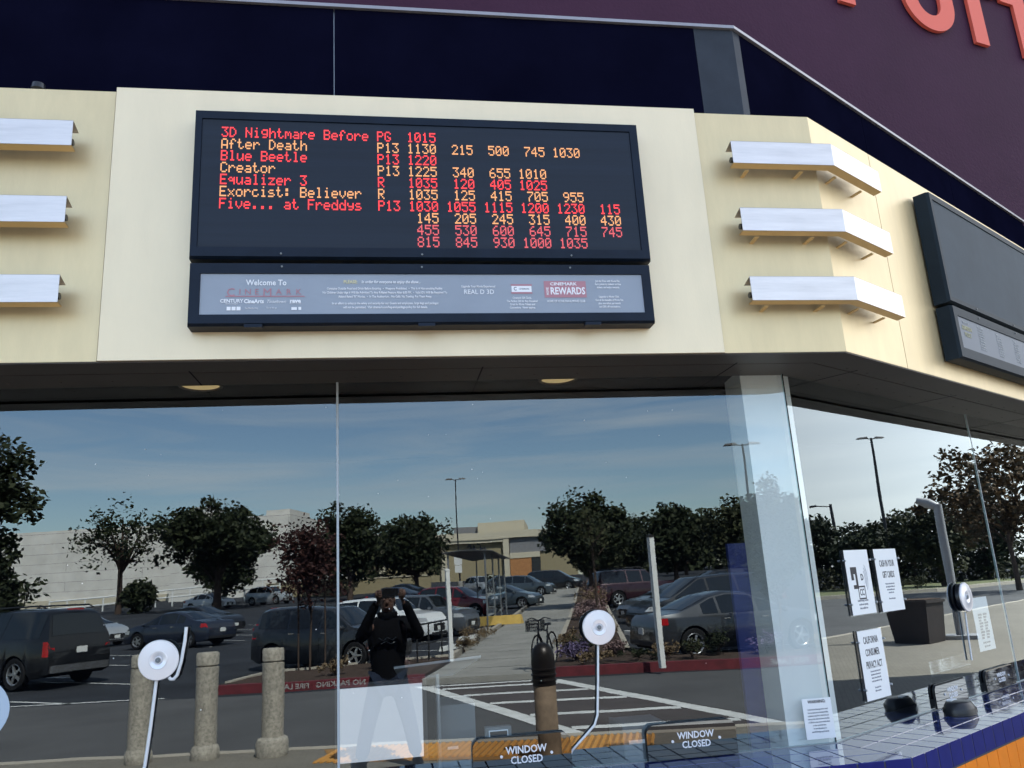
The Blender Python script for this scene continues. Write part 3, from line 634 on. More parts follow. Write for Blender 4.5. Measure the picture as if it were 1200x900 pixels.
for x in (-.60, .20, 1.02): a = MB(); a.add([g(x + i, .583 + j, z) for z in (2.972, 2.988) for j in (-.03, .004) for i in (-.04, .04)], [(0, 2, 3, 1), (4, 5, 7, 6), (0, 1, 5, 4), (2, 6, 7, 3), (0, 4, 6, 2), (1, 3, 7, 5)]); a.build('latch', M['housing'], pol)
# the pair on the right facet
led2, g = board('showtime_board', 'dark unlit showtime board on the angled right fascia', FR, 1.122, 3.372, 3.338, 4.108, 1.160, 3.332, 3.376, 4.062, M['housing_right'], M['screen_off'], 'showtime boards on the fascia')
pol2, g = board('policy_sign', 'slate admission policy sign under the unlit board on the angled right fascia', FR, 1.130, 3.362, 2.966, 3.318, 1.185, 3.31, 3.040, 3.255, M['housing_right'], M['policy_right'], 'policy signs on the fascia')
a = MB(); c = MB()
def txr(mbx, s, x, z, size, align='CENTER', sx=.85, bold=0.0):
    p = g(x, .583 - .0045, z); text_mb(mbx, s, size, Matrix.Translation(p) @ Matrix.Rotation(TH, 4, 'Z') @ Matrix.Rotation(math.pi / 2, 4, 'X'), 0, align, .0004, sx, bold)
txr(a, 'Security &', 1.31, 3.225, .026, bold=.0006); txr(c, 'ADMISSION', 1.315, 3.185, .040, sx=.75, bold=.0012); txr(c, 'POLICY', 1.315, 3.140, .040, sx=.75, bold=.0012)
for col_, xs in enumerate((1.50, 1.82, 2.14, 2.46, 2.78)):
    txr(a, ('Guest Safety', 'Ages', 'Ratings', 'Bags', 'Conduct')[col_], xs, 3.228, .024, 'LEFT', .8, .0006)
    for i in range(8): txr(a, ('For the safety and', 'comfort of all guests', 'we reserve the right', 'to inspect all bags,', 'to refuse admission,', 'and to require valid', 'photo identification', 'for restricted films.')[(i + col_) % 8], xs, 3.205 - i * .0185, .0145, 'LEFT', .75, .0003)
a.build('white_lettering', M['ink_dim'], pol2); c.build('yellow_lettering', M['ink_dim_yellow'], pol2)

# ================================================================== LIGHT BARS
def light_bar(pathpts, z0, label, loc):
    """folded metal channel following plan points (function of the offset) between its two ends"""
    e = empty('wall_light_bar', loc, 0, label, 'wall light', 'metal light bars on the fascia'); ov = Vector(loc)
    h = .131; n0, n1 = .505, .590
    def strip_(mbx, na, nb, za, zb, m=0):
        for (A, B) in zip(pathpts(na), pathpts(na)[1:]): pass
        pa, pb = pathpts(na), pathpts(nb)
        for i in range(len(pa) - 1):
            mbx.quad(pa[i] + Vector((0, 0, za)) - ov, pa[i + 1] + Vector((0, 0, za)) - ov, pb[i + 1] + Vector((0, 0, zb)) - ov, pb[i] + Vector((0, 0, zb)) - ov, m)
    a = MB(); strip_(a, n1, n1, z0, z0 + h); strip_(a, n1 - .003, n1 - .003, z0 + .003, z0 + h); strip_(a, n1, n1 - .003, z0, z0 + .003)
    strip_(a, n1, n1 - .075, z0 + h + .001, z0 + h - .022); a.build('face_plate', M['alu'], e)
    a = MB(); strip_(a, n1 - .001, n1 - .050, z0 - .001, z0 - .006); strip_(a, n1 - .004, n1 - .050, z0 + .002, z0 - .003); a.build('under_flange', M['gold'], e)
    a = MB(); pa = pathpts(.53); 
    for i in range(len(pa) - 1):
        d = (pa[i + 1] - pa[i]).normalized()
        a.tube([pa[i] + d * .015 + Vector((0, 0, z0 + .05)) - ov, pa[i + 1] - d * .015 + Vector((0, 0, z0 + .05)) - ov], .016, 10)
    a.build('lamp_tube', M['black_plastic'], e)
    pb, pc = pathpts(PN), pathpts(.572)
    for i in range(len(pb) - 1):
        for f in (.18, .74):
            A = pb[i].lerp(pb[i + 1], f) - ov; B = pb[i].lerp(pb[i + 1], f).lerp(pc[i].lerp(pc[i + 1], f), .62) - ov; d = (pc[i + 1] - pc[i]).normalized() * .011
            q = MB(); z = Vector((0, 0, z0 - .013)); zz = Vector((0, 0, z0 - .022))
            q.add([A - d + zz, A + d + zz, B + d + z, B - d + z, A - d + zz + Vector((0, 0, .006)), A + d + zz + Vector((0, 0, .006)), B + d + z + Vector((0, 0, .006)), B - d + z + Vector((0, 0, .006))],
                  [(0, 1, 2, 3), (4, 7, 6, 5), (0, 4, 5, 1), (1, 5, 6, 2), (2, 6, 7, 3), (3, 7, 4, 0)]); q.build('bracket', M['gold'], e)
pR = lambda n: [FM(1.874, n, 0), corner(n), FR(.385, n, 0)]
pL = lambda n: [FM(-3.2, n, 0), FM(-1.447, n, 0)]
for z, wd in ((3.884, 'uppermost'), (3.488, 'middle'), (3.097, 'lowest')):
    light_bar(pR, z, '%s of three bent aluminium light bars wrapping the fascia corner' % wd, tuple(FM(1.874, PN, z)))
    light_bar(pL, z, '%s of three straight aluminium light bars at the left end of the fascia' % wd, tuple(FM(-1.447, PN, z)))
# small floodlight on top of the fascia, far left
e = empty('roof_lamp', FM(-1.70, .40, ZF), 0, 'tiny dark lamp standing on the fascia top at far left', 'lamp')
a = MB(); a.tube([(0, 0, 0), (0, 0, .03)], .012, 10); a.build('stem', M['black_plastic'], e)
a = MB(); a.lathe([(.001, .075), (.03, .07), (.034, .04), (.022, .03)], 14); a.build('lamp_head', M['black_plastic'], e, 40)

# ================================================================== THINGS ON THE GLASS
def slab(mbx, f, x0, x1, n0, n1, z0, z1, r=0.0, m=0, top_only=False):
    """upright plate on a facet, corners rounded with radius r"""
    if r <= 0: q = [(x0, z0), (x1, z0), (x1, z1), (x0, z1)]
    else:
        q = []
        cs = [(x0 + r, z0 + r, 180), (x1 - r, z0 + r, 270), (x1 - r, z1 - r, 0), (x0 + r, z1 - r, 90)]
        for i, (cx_, cz_, a0) in enumerate(cs):
            if top_only and i < 2: q.append(((x0, x1)[i], z0)); continue
            q += [(cx_ + r * math.cos(R(a0 + 90 * k / 6)), cz_ + r * math.sin(R(a0 + 90 * k / 6))) for k in range(7)]
    n = len(q); mbx.add([f(x, n1, z) for x, z in q] + [f(x, n0, z) for x, z in q], [tuple(range(n)), tuple(range(2 * n - 1, n - 1, -1))] + [(i, (i + 1) % n, n + (i + 1) % n, n + i) for i in range(n)], m)
def rel(f, x, n, z):
    o = Vector(f(x, n, z)); return (lambda a, b, c: Vector(f(a, b, c)) - o), tuple(o)
# notices
def notice(f, MX, x0, x1, z0, z1, label, heads, body, hold=True, nn=.012, hsize=.042, hz=.60, extra=None, lines=6, bx=.62, hsx=.62):
    g2, loc = rel(f, (x0 + x1) / 2, nn, z0); e = empty('paper_notice', loc, 0, label, 'notice')
    a = MB(); slab(a, g2, x0, x1, nn, nn + .0012, z0, z1); a.build('sheet', M['paper'], e)
    if hold:
        a = MB(); slab(a, g2, x0 - .018, x1 + .018, nn - .007, nn - .004, z0 - .006, z1 + .002)
        a.build('acrylic_holder', M['acrylic'], e)
        for x in (x0 - .010, x1 + .010):
            for z in (z0 + .06, z1 - .06):
                c_ = g2(x, nn + .006, z); n_ = g2(x, nn + 1.006, z) - c_; a = MB(); a.tube([c_ - n_ * .012, c_ + n_ * .006], .006, 8); a.build('standoff', M['trim'], e)
    a = MB(); W = x1 - x0; H = z1 - z0; xm = (x0 + x1) / 2; b = MB()
    mtx = lambda x, z: Matrix.Translation(-Vector(loc)) @ MX(x, nn + .0016, z)
    for i, h in enumerate(heads): text_mb(a, h, hsize, mtx(xm, z1 - H * hz - i * hsize * 1.22 + hsize * .6), 0, 'CENTER', .0003, hsx, .0006)
    for i, s in enumerate(body[0]): text_mb(b, s, body[1], mtx(xm, body[2] - i * body[1] * 1.25), 0, 'CENTER', .0003, bx, .0002)
    if extra: extra(a, b, mtx, x0, x1, z0, z1)
    if a.v: a.build('heading', M['ink_black'], e)
    if b.v: b.build('small_print', M['ink_grey'], e)
    return e
def access_icons(a, b, mtx, x0, x1, z0, z1):
    xm = (x0 + x1) / 2
    px, pz = xm - .060, z1 - .160
    q = lambda X0, X1, Z0, Z1: a.add([mtx(x, z) @ Vector((0, 0, .0002)) for x, z in ((X0, Z0), (X1, Z0), (X1, Z1), (X0, Z1))], [(0, 1, 2, 3)])
    q(px - .036, px + .036, pz + .022, pz + .062); q(px - .036, px - .006, pz - .012, pz + .0219); q(px + .012, px + .036, pz - .062, pz + .0219); q(px - .022, px + .0119, pz - .062, pz - .040)
    text_mb(a, 'D', .05, mtx(xm + .03, z1 - .16), 0, 'CENTER', .0003, .9, .0015)
    for k in range(3):
        r = .03 + .014 * k; pts = [mtx(xm + .035 + r * math.cos(R(g_)), z1 - .16 + r * 1.6 * math.sin(R(g_))) @ Vector((0, 0, .0003)) for g_ in range(-50, 51, 20)]
        b.tube(pts, .0012, 4)
    q = lambda X0, X1, Z0, Z1: a.add([mtx(x, z) @ Vector((0, 0, .0002)) for x, z in ((X0, Z0), (X1, Z0), (X1, Z1), (X0, Z1))], [(0, 1, 2, 3)])
    cx_, cz_ = xm + .005, z1 - .245
    q(cx_ - .042, cx_ + .042, cz_ + .030, cz_ + .038); q(cx_ - .042, cx_ + .042, cz_ - .038, cz_ - .030); q(cx_ - .042, cx_ - .034, cz_ - .0299, cz_ + .0299); q(cx_ + .034, cx_ + .042, cz_ - .0299, cz_ + .0299)
    text_mb(a, 'CC', .052, mtx(cx_, cz_), 0, 'CENTER', .0003, .7, .001)
notice(FR, MR_, .358, .637, 1.468, 1.834, 'white notice with hearing and captioning symbols in clear holder near the corner pier', [], (['Assistive listening, descriptive', 'narration and captioning', 'devices available here.'], .017, 1.545), extra=access_icons)
notice(FR, MR_, .716, 1.006, 1.464, 1.834, 'white notice headed CASH IN YOUR GIFT CARDS in a clear holder', ['CASH IN YOUR', 'GIFT CARDS'], (['Purchases at this location may be', 'made with gift cards. Balances of', 'less than ten dollars may be', 'redeemed for cash.', '', 'Please see the manager.'], .014, 1.625), hz=.33, hsize=.055, hsx=.5)
notice(FR, MR_, .368, .650, 1.006, 1.380, 'white notice headed CALIFORNIA CONSUMER PRIVACY ACT in clear holder above the sill', ['CALIFORNIA', 'CONSUMER', 'PRIVACY ACT'], (['To learn more about the personal', 'information we collect and your', 'choices, visit our privacy policy', 'or ask a team member for a copy.', '', 'You may also call us', 'toll free at any time.'], .014, 1.155), hz=.24, hsize=.055, hsx=.55)
def two_pics(a, b, mtx, x0, x1, z0, z1):
    for xx in (x0 + .075, x0 + .165):
        for k in range(9):
            zz = z1 - .12 - k * .02
            b.add([mtx(x, z) @ Vector((0, 0, .0002)) for x, z in ((xx, zz - .008), (xx + .07 - (k % 3) * .012, zz - .008), (xx + .07 - (k % 3) * .012, zz + .007), (xx, zz + .007))], [(0, 1, 2, 3)])
notice(FR, MR_, 2.150, 2.437, 1.10, 1.467, 'white notice with two grey columns beyond the seam in the angled glass', [], (['Now hiring team members', 'Apply at the counter'], .02, 1.155), hold=False, nn=-.045, extra=two_pics)
notice(FM, MF, 2.136, 2.300, .878, 1.077, 'small white WARNING notice on the glass in front of the white corner pier', ['WARNING:'], (['Certain foods and beverages sold or served', 'here can expose you to chemicals including', 'acrylamide in many fried or baked foods, and', 'mercury in fish, which are known to the State', 'of California to cause cancer and birth defects', 'or other reproductive harm.', 'For more information go to', 'www.P65Warnings.ca.gov/restaurant'], .0125, 1.023), hold=False, nn=.003, hsize=.022, hz=.15, bx=.52, hsx=.9)

# intercom discs with their cables
def intercom(f, x, z, r, label, tails, yaw):
    g2, loc = rel(f, x, 0.0, z); e = empty('intercom_disc', loc, 0, label, 'intercom', 'silver intercom discs on the booth glass')
    X = Matrix.Rotation(yaw, 4, 'Z') @ Matrix.Rotation(math.pi / 2, 4, 'X')
    a = MB(); a.lathe([(.001, .050), (r * .16, .050), (r * .19, .044), (r * .24, .048), (r * .44, .050), (r * .46, .0485), (r * .97, .046), (r, .042), (r, .036), (r * .9, .034)], 48, 0, X); a.build('front_disc', M['disc'], e, 35)
    a = MB(); a.lathe([(r * .86, .0335), (r * .94, .016), (r * .94, .008), (r * .8, .003)], 40, 0, X); a.build('rear_ring', M['black_plastic'], e, 35)
    a = MB(); a.lathe([(.001, .056), (r * .12, .055), (r * .14, .0505)], 20, 0, X); a.build('centre_screw', M['grey_plastic'], e, 30)
    for pts, rad in tails:
        a = MB(); a.tube([g2(*p) for p in pts], rad, 8); a.build('cable', M['cable'], e, 60)
intercom(FM, -1.085, 1.503, .092, 'silver intercom disc with hooked white cable on the left window', [([(-1.095, .02, 1.412), (-1.112, .018, 1.20), (-1.128, .016, 1.045), (-1.15, .014, .93), (-1.17, .012, .87)], .008), ([(-.968, .03, 1.645), (-.972, .03, 1.58), (-.985, .03, 1.49), (-1.0, .03, 1.43), (-1.015, .03, 1.412), (-1.03, .03, 1.413), (-1.037, .03, 1.422)], .008)], 0)
intercom(FM, 1.062, 1.513, .087, 'silver intercom disc with kinked white cable beside the WINDOW CLOSED plates', [([(1.055, .02, 1.427), (1.040, .018, 1.25), (1.024, .016, 1.09), (1.005, .016, 1.045), (.95, .014, .995), (.885, .012, .94), (.86, .012, .90)], .006)], 0)
intercom(FR, 1.87, 1.49, .098, 'silver intercom disc on the angled right glass by the seam', [([(1.86, .02, 1.39), (1.84, .018, 1.23), (1.83, .016, 1.08)], .006)], TH)
# WINDOW CLOSED plates
def closed_plate(f, MX, x0, x1, z0, z1, label, depth):
    g2, loc = rel(f, (x0 + x1) / 2, 0, z0); e = empty('closed_plate', loc, 0, label, 'sign plate', 'smoked WINDOW CLOSED plates')
    a = MB(); slab(a, g2, x0, x1, depth, depth + .005, z0, z1, .045, 0, True); a.build('plate', M['smoke'], e)
    a = MB(); q = [(x0, z0)] + [(x0 + .045 + .045 * math.cos(R(180 - 15 * k)), z1 - .045 + .045 * math.sin(R(180 - 15 * k))) for k in range(7)] + [(x1 - .045 + .045 * math.cos(R(90 - 15 * k)), z1 - .045 + .045 * math.sin(R(90 - 15 * k))) for k in range(7)] + [(x1, z0)]
    vs = []; 
    for x, z in q: vs += [g2(x, depth + .0055, z), g2(x, .006, z)]
    a.add(vs, [(2 * i, 2 * i + 1, 2 * i + 3, 2 * i + 2) for i in range(len(q) - 1)]); a.build('rim', M['black_plastic'], e)
    a = MB(); mtx = lambda x, z: Matrix.Translation(-Vector(loc)) @ MX(x, depth + .0055, z); xm = (x0 + x1) / 2; H = z1 - z0
    text_mb(a, 'WINDOW', H * .27, mtx(xm + .02, z0 + H * .63), 0, 'CENTER', .0004, .92, .0010); text_mb(a, 'CLOSED', H * .27, mtx(xm + .02, z0 + H * .37), 0, 'CENTER', .0004, .92, .0010)
    a.build('lettering', M['ink_white'], e)
    for s in (-1, 1): c_ = g2(xm + .02 + s * .125, depth + .004, z0 + H * .5); n_ = g2(xm, 1, z0) - g2(xm, 0, z0); a = MB(); a.tube([c_, c_ + n_ * .006], .007, 12); a.build('screw', M['ink_white'], e)
closed_plate(FM, MF, .383, .872, .856, 1.030, 'smoked black WINDOW CLOSED plate standing on the sill left of the kinked cable', .035)
closed_plate(FM, MF, 1.262, 1.738, .856, 1.022, 'smoked black WINDOW CLOSED plate standing on the sill right of the kinked cable', .035)
closed_plate(FR, MR_, 1.19, 1.66, .856, .996, 'smoked WINDOW CLOSED plate behind the black domed hood on the angled sill', .016)
closed_plate(FR, MR_, 1.98, 2.50, .856, .992, 'smoked WINDOW CLOSED plate farthest right on the angled sill', .016)
# black domed counter hoods
for t, n_, r, lab in ((1.12, .18, .108, 'black domed hood standing on the tiled sill before a WINDOW CLOSED plate'),):
    p = FR(t, n_, ZL + .002); e = empty('counter_hood', p, TH, lab, 'ticket hood')
    a = MB(); X = Matrix.Diagonal((1, .8, 1, 1)); a.lathe([(r, 0), (r * 1.0, .012), (r * .98, .03), (r * .9, .05), (r * .78, .066), (r * .74, .07), (r * .3, .076), (.001, .077)], 32, 0, X); a.build('dome', M['black_plastic'], e, 40)
    a = MB(); a.lathe([(r * 1.03, .022), (r * 1.05, .016), (r * 1.02, .034)], 32, 0, X); a.build('rim', M['black_plastic'], e, 40)
    a = MB(); a.box(-r * .4, r * .3, .02, .05, .072, .080); a.build('tag', M['paper'], e)
# dust specks and a few dry streaks on the panes
rng = random.Random(12); a = MB()
for i in range(46):
    x, z, r_ = rng.uniform(-1.9, 2.0), rng.uniform(1.2, 2.8), rng.choice((.0012, .0016, .002, .003))
    q = [(x + r_ * math.cos(k * math.pi / 3) * rng.uniform(.6, 1.3), z + r_ * math.sin(k * math.pi / 3) * rng.uniform(.6, 1.3)) for k in range(6)]
    a.add([FM(p, .0006, w_) for p, w_ in q], [tuple(range(6))])
o = a.build('dust_specks', M['paper'], booth); o['kind'] = 'stuff'
# white blue-edged sticker cut by the left edge
g2, loc = rel(FM, -1.83, 0, 1.2); e = empty('window_sticker', loc, 0, 'pale rounded sticker on the glass at the far left edge', 'sticker')
a = MB(); q = []
for k in range(36):
    g_ = 2 * math.pi * k / 36; q.append((-1.86 + .115 * math.cos(g_) + .012 * math.cos(3 * g_), 1.33 + .14 * math.sin(g_) + .012 * math.sin(2 * g_)))
a.add([g2(x, .0025, z) for x, z in q] + [g2(x, .001, z) for x, z in q], [tuple(range(36)), tuple(range(71, 35, -1))] + [(i, (i + 1) % 36, 36 + (i + 1) % 36, 36 + i) for i in range(36)]); a.build('backing', mat('pale_blue_vinyl', (0.45, 0.55, 0.66), 0.5), e)
a = MB(); a.add([g2(-1.865 + (x + 1.86) * .72, .004, 1.33 + (z - 1.33) * .72) for x, z in q], [tuple(range(36))]); a.build('print', M['paper'], e)

# ================================================================== THINGS INSIDE THE BOOTH
def spot(x, z, y):                    # a point on the glass pushed back to depth y along the line of sight, worked out once
    k = (4.2 + y) / 4.2; return Vector((x * k, y, 1.75 + (z - 1.75) * k))
e = empty('monitor', (-.055, .30, .70), 0, 'computer monitor with blank glowing white screen inside the booth', 'monitor')
a = MB(); a.box(-.238, .238, 0, .03, .18, .60); a.build('casing', M['black_plastic'], e)
a = MB(); a.box(-.215, .215, -.003, -.001, .215, .575); a.build('screen', M['monitor_white'], e)
a = MB(); a.box(-.035, .035, .031, .06, .02, .36); a.box(-.12, .12, -.06, .12, .003, .018); a.build('stand', M['black_plastic'], e)
e = empty('acrylic_tray', (.25, .34, .70), 0, 'tilted clear acrylic document tray beside the glowing monitor', 'tray')
a = MB(); a.add([(x, y, z + dz) for dz in (0, .012) for x, y, z in ((-.235, -.05, .655), (.23, -.05, .68), (.10, .28, .57), (-.2, .28, .56))], [(0, 1, 2, 3), (4, 7, 6, 5), (0, 4, 5, 1), (1, 5, 6, 2), (2, 6, 7, 3), (3, 7, 4, 0)]); a.build('sheet', M['frost'], e)
a = MB(); a.tube([(0, .1, .003), (0, .1, .60)], .012, 10); a.build('post', M['trim'], e)
e = empty('card_terminal', (.56, .33, .70), 0, 'grey card terminal with white-edged display inside the window', 'card terminal')
a = MB(); a.box(-.07, .07, 0, .05, .003, .32); a.build('casing', M['grey_plastic'], e)
a = MB(); a.box(-.052, .052, -.004, -.001, .25, .305); a.build('display_edge', M['paper'], e)
a = MB(); a.box(-.046, .046, -.007, -.0045, .256, .299); a.build('display', M['black_plastic'], e)
e = empty('computer_case', (.36, .55, .70), 0, 'grey upright computer case on the counter behind the monitor', 'computer')
a = MB(); a.box(-.10, .10, 0, .36, .003, .42); a.build('case', M['grey_plastic'], e)
a = MB(); a.box(-.06, .0, -.004, -.001, .19, .205); a.build('badge', M['paper'], e)
e = empty('ticket_printer', (1.42, .5, .70), 0, 'pale grey ticket printer on the counter behind the right window', 'printer')
a = MB(); a.box(-.13, .13, 0, .3, .003, .24); a.build('case', M['grey_plastic'], e)
a = MB(); a.box(-.10, .05, -.004, -.001, .14, .16); a.build('slot', M['paper'], e)
g2, loc = rel(FR, 2.6, -.4, .70); e = empty('pamphlet_rack', tuple(FR(2.35, -.35, .70)), TH, 'clear acrylic rack on the counter behind the angled glass', 'rack')
a = MB(); a.box(-.35, .35, -.006, .0, .003, .34); a.box(.35, .356, -.006, .2, .003, .34); a.build('rack', M['acrylic'], e)

# ================================================================== CAR PARK: vehicles
M['tyre'] = mat('black_tyre', (0.012, 0.012, 0.013), 0.8, spec=0.2)
M['rim'] = mat('silver_wheel_rim', (0.50, 0.51, 0.53), 0.3, 0.8)
M['car_glass'] = mat('dark_car_glass', (0.012, 0.016, 0.020), 0.05, spec=0.7)
M['under'] = mat('black_underbody', (0.008, 0.008, 0.009), 0.9, spec=0.1)
M['trim_black'] = mat('black_car_trim', (0.015, 0.015, 0.017), 0.5)
M['chrome'] = mat('chrome_trim', (0.75, 0.76, 0.78), 0.15, 0.9)
M['tail'] = mat('red_tail_lens', (0.38, 0.012, 0.015), 0.15, spec=0.6)
M['head'] = mat('clear_head_lens', (0.62, 0.64, 0.66), 0.12, 0.3)
M['amber'] = mat('amber_lens', (0.62, 0.24, 0.04), 0.2)
M['plate'] = mat('white_number_plate', (0.70, 0.70, 0.68), 0.5)
def paint(n, c, metal=0.35): return mat(n, c, 0.32, metal, coat=0.8)
PAINT = {'black': paint('black_car_paint', (0.010, 0.011, 0.013)), 'charcoal': paint('charcoal_car_paint', (0.035, 0.039, 0.046)), 'navy': paint('dark_blue_car_paint', (0.020, 0.028, 0.050)),
         'silver': paint('silver_car_paint', (0.42, 0.44, 0.46)), 'white': paint('white_car_paint', (0.78, 0.79, 0.80), 0.0), 'red': paint('deep_red_car_paint', (0.17, 0.008, 0.014)),
         'grey': paint('mid_grey_car_paint', (0.10, 0.11, 0.125)), 'teal': paint('teal_grey_car_paint', (0.065, 0.085, 0.10)), 'wine': paint('dark_wine_car_paint', (0.035, 0.010, 0.016))}
KIND = {
 'sedan': dict(L=4.58, W=1.78, H=1.44, r=.325, wx=(.205, .805), belt=(.93, .89), cab=(.14, .33, .545, .765), top=[(0, .60), (.012, .86), (.04, .99), (.14, 1.04), (.33, 1.37), (.43, 1.44), (.545, 1.40), (.765, .98), (.80, .95), (.92, .84), (.975, .70), (1, .52)], cl=.20, doors=(.36, .57)),
 'soul': dict(L=4.12, W=1.80, H=1.62, r=.34, wx=(.185, .80), belt=(1.06, .98), cab=(.012, .055, .60, .775), top=[(0, .72), (.008, 1.02), (.02, 1.22), (.055, 1.53), (.12, 1.595), (.35, 1.62), (.60, 1.56), (.775, 1.07), (.81, 1.04), (.94, .94), (.985, .78), (1, .56)], cl=.19, doors=(.30, .54)),
 'suv': dict(L=5.20, W=2.00, H=1.96, r=.40, wx=(.215, .79), belt=(1.22, 1.17), cab=(.010, .06, .565, .695), top=[(0, .80), (.005, 1.10), (.012, 1.26), (.06, 1.86), (.10, 1.93), (.35, 1.96), (.565, 1.90), (.695, 1.24), (.73, 1.21), (.94, 1.13), (.985, .98), (1, .66)], cl=.27, doors=(.33, .50)),
 'crossover': dict(L=4.55, W=1.83, H=1.67, r=.36, wx=(.195, .805), belt=(1.10, 1.00), cab=(.03, .13, .55, .74), top=[(0, .74), (.01, 1.00), (.03, 1.16), (.13, 1.57), (.20, 1.63), (.36, 1.67), (.55, 1.61), (.74, 1.08), (.78, 1.05), (.93, .94), (.98, .78), (1, .56)], cl=.22, doors=(.31, .53)),
 'van': dict(L=5.1, W=2.0, H=1.75, r=.35, wx=(.205, .80), belt=(1.07, .97), cab=(.02, .075, .60, .82), top=[(0, .74), (.01, 1.02), (.02, 1.18), (.075, 1.66), (.14, 1.73), (.38, 1.75), (.60, 1.68), (.82, 1.06), (.85, 1.03), (.95, .88), (.985, .74), (1, .54)], cl=.18, doors=(.34, .55)),
 'hatch': dict(L=4.15, W=1.80, H=1.56, r=.33, wx=(.20, .80), belt=(1.02, .95), cab=(.02, .07, .60, .73), top=[(0, .70), (.01, 1.00), (.02, 1.12), (.07, 1.48), (.12, 1.54), (.35, 1.56), (.60, 1.52), (.73, 1.05), (.77, 1.02), (.93, .95), (.98, .78), (1, .55)], cl=.19, doors=(.30, .55))}
def interp(tb, x):
    for (a, b), (c, d) in zip(tb, tb[1:]):
        if x <= c: return b + (d - b) * (x - a) / (c - a) if c > a else d
    return tb[-1][1]
class Shape:
    def __init__(s, k):
        s.__dict__.update(KIND[k])
        s.zb = lambda x: s.belt[0] + (s.belt[1] - s.belt[0]) * x
    def top_(s, x):
        h = 0.008; return (interp(s.top, max(0, x - h)) + 2 * interp(s.top, x) + interp(s.top, min(1, x + h))) / 4
    def plan(s, x):
        e = 0
        if x < .16: e = ((.16 - x) / .16) ** 2 * .13
        if x > .80: e = ((x - .80) / .20) ** 2 * .22
        return s.W / 2 * (1 - e)
    def bot(s, x):
        z = s.cl + (.06 * max(0, (x - .93) / .07) + .10 * max(0, (.06 - x) / .06))
        for c in s.wx:
            d = abs(x - c) * s.L; ra = s.r + .055
            if d < ra: z = max(z, s.r + math.sqrt(ra * ra - d * d))
        return z
    def sec(s, x):
        w = s.plan(x); zt = s.top_(x); zb_ = min(s.zb(x), zt - .03); z0 = min(s.bot(x), zb_ - .02); hh = zt - zb_
        wr = w * (.965 - .30 * min(1, hh / (s.H - s.zb(.4))) * 1.0)
        zm = max(z0 + .01, .40 * (zb_ - s.cl) + s.cl + .04)
        sh = min(.03, hh * .3)
        return [(w * .93, z0), (w * .985, max(z0 + .004, s.cl + .10)), (w, max(z0 + .008, zm)), (w * .985, max(z0 + .012, zb_ - .05)), (w * .965, zb_), (wr + .01, zt - .055 * min(1, hh / .3) - .004), (wr * .86, zt - .012), (wr * .45, zt - .002), (0, zt)]
    def side(s, x, z):          # half width of the body side at height z
        p = s.sec(x)
        for (a, b), (c, d) in zip(p, p[1:]):
            if b <= z <= d and d > b: return a + (c - a) * (z - b) / (d - b)
        return p[0][0] if z < p[0][1] else p[5][0]
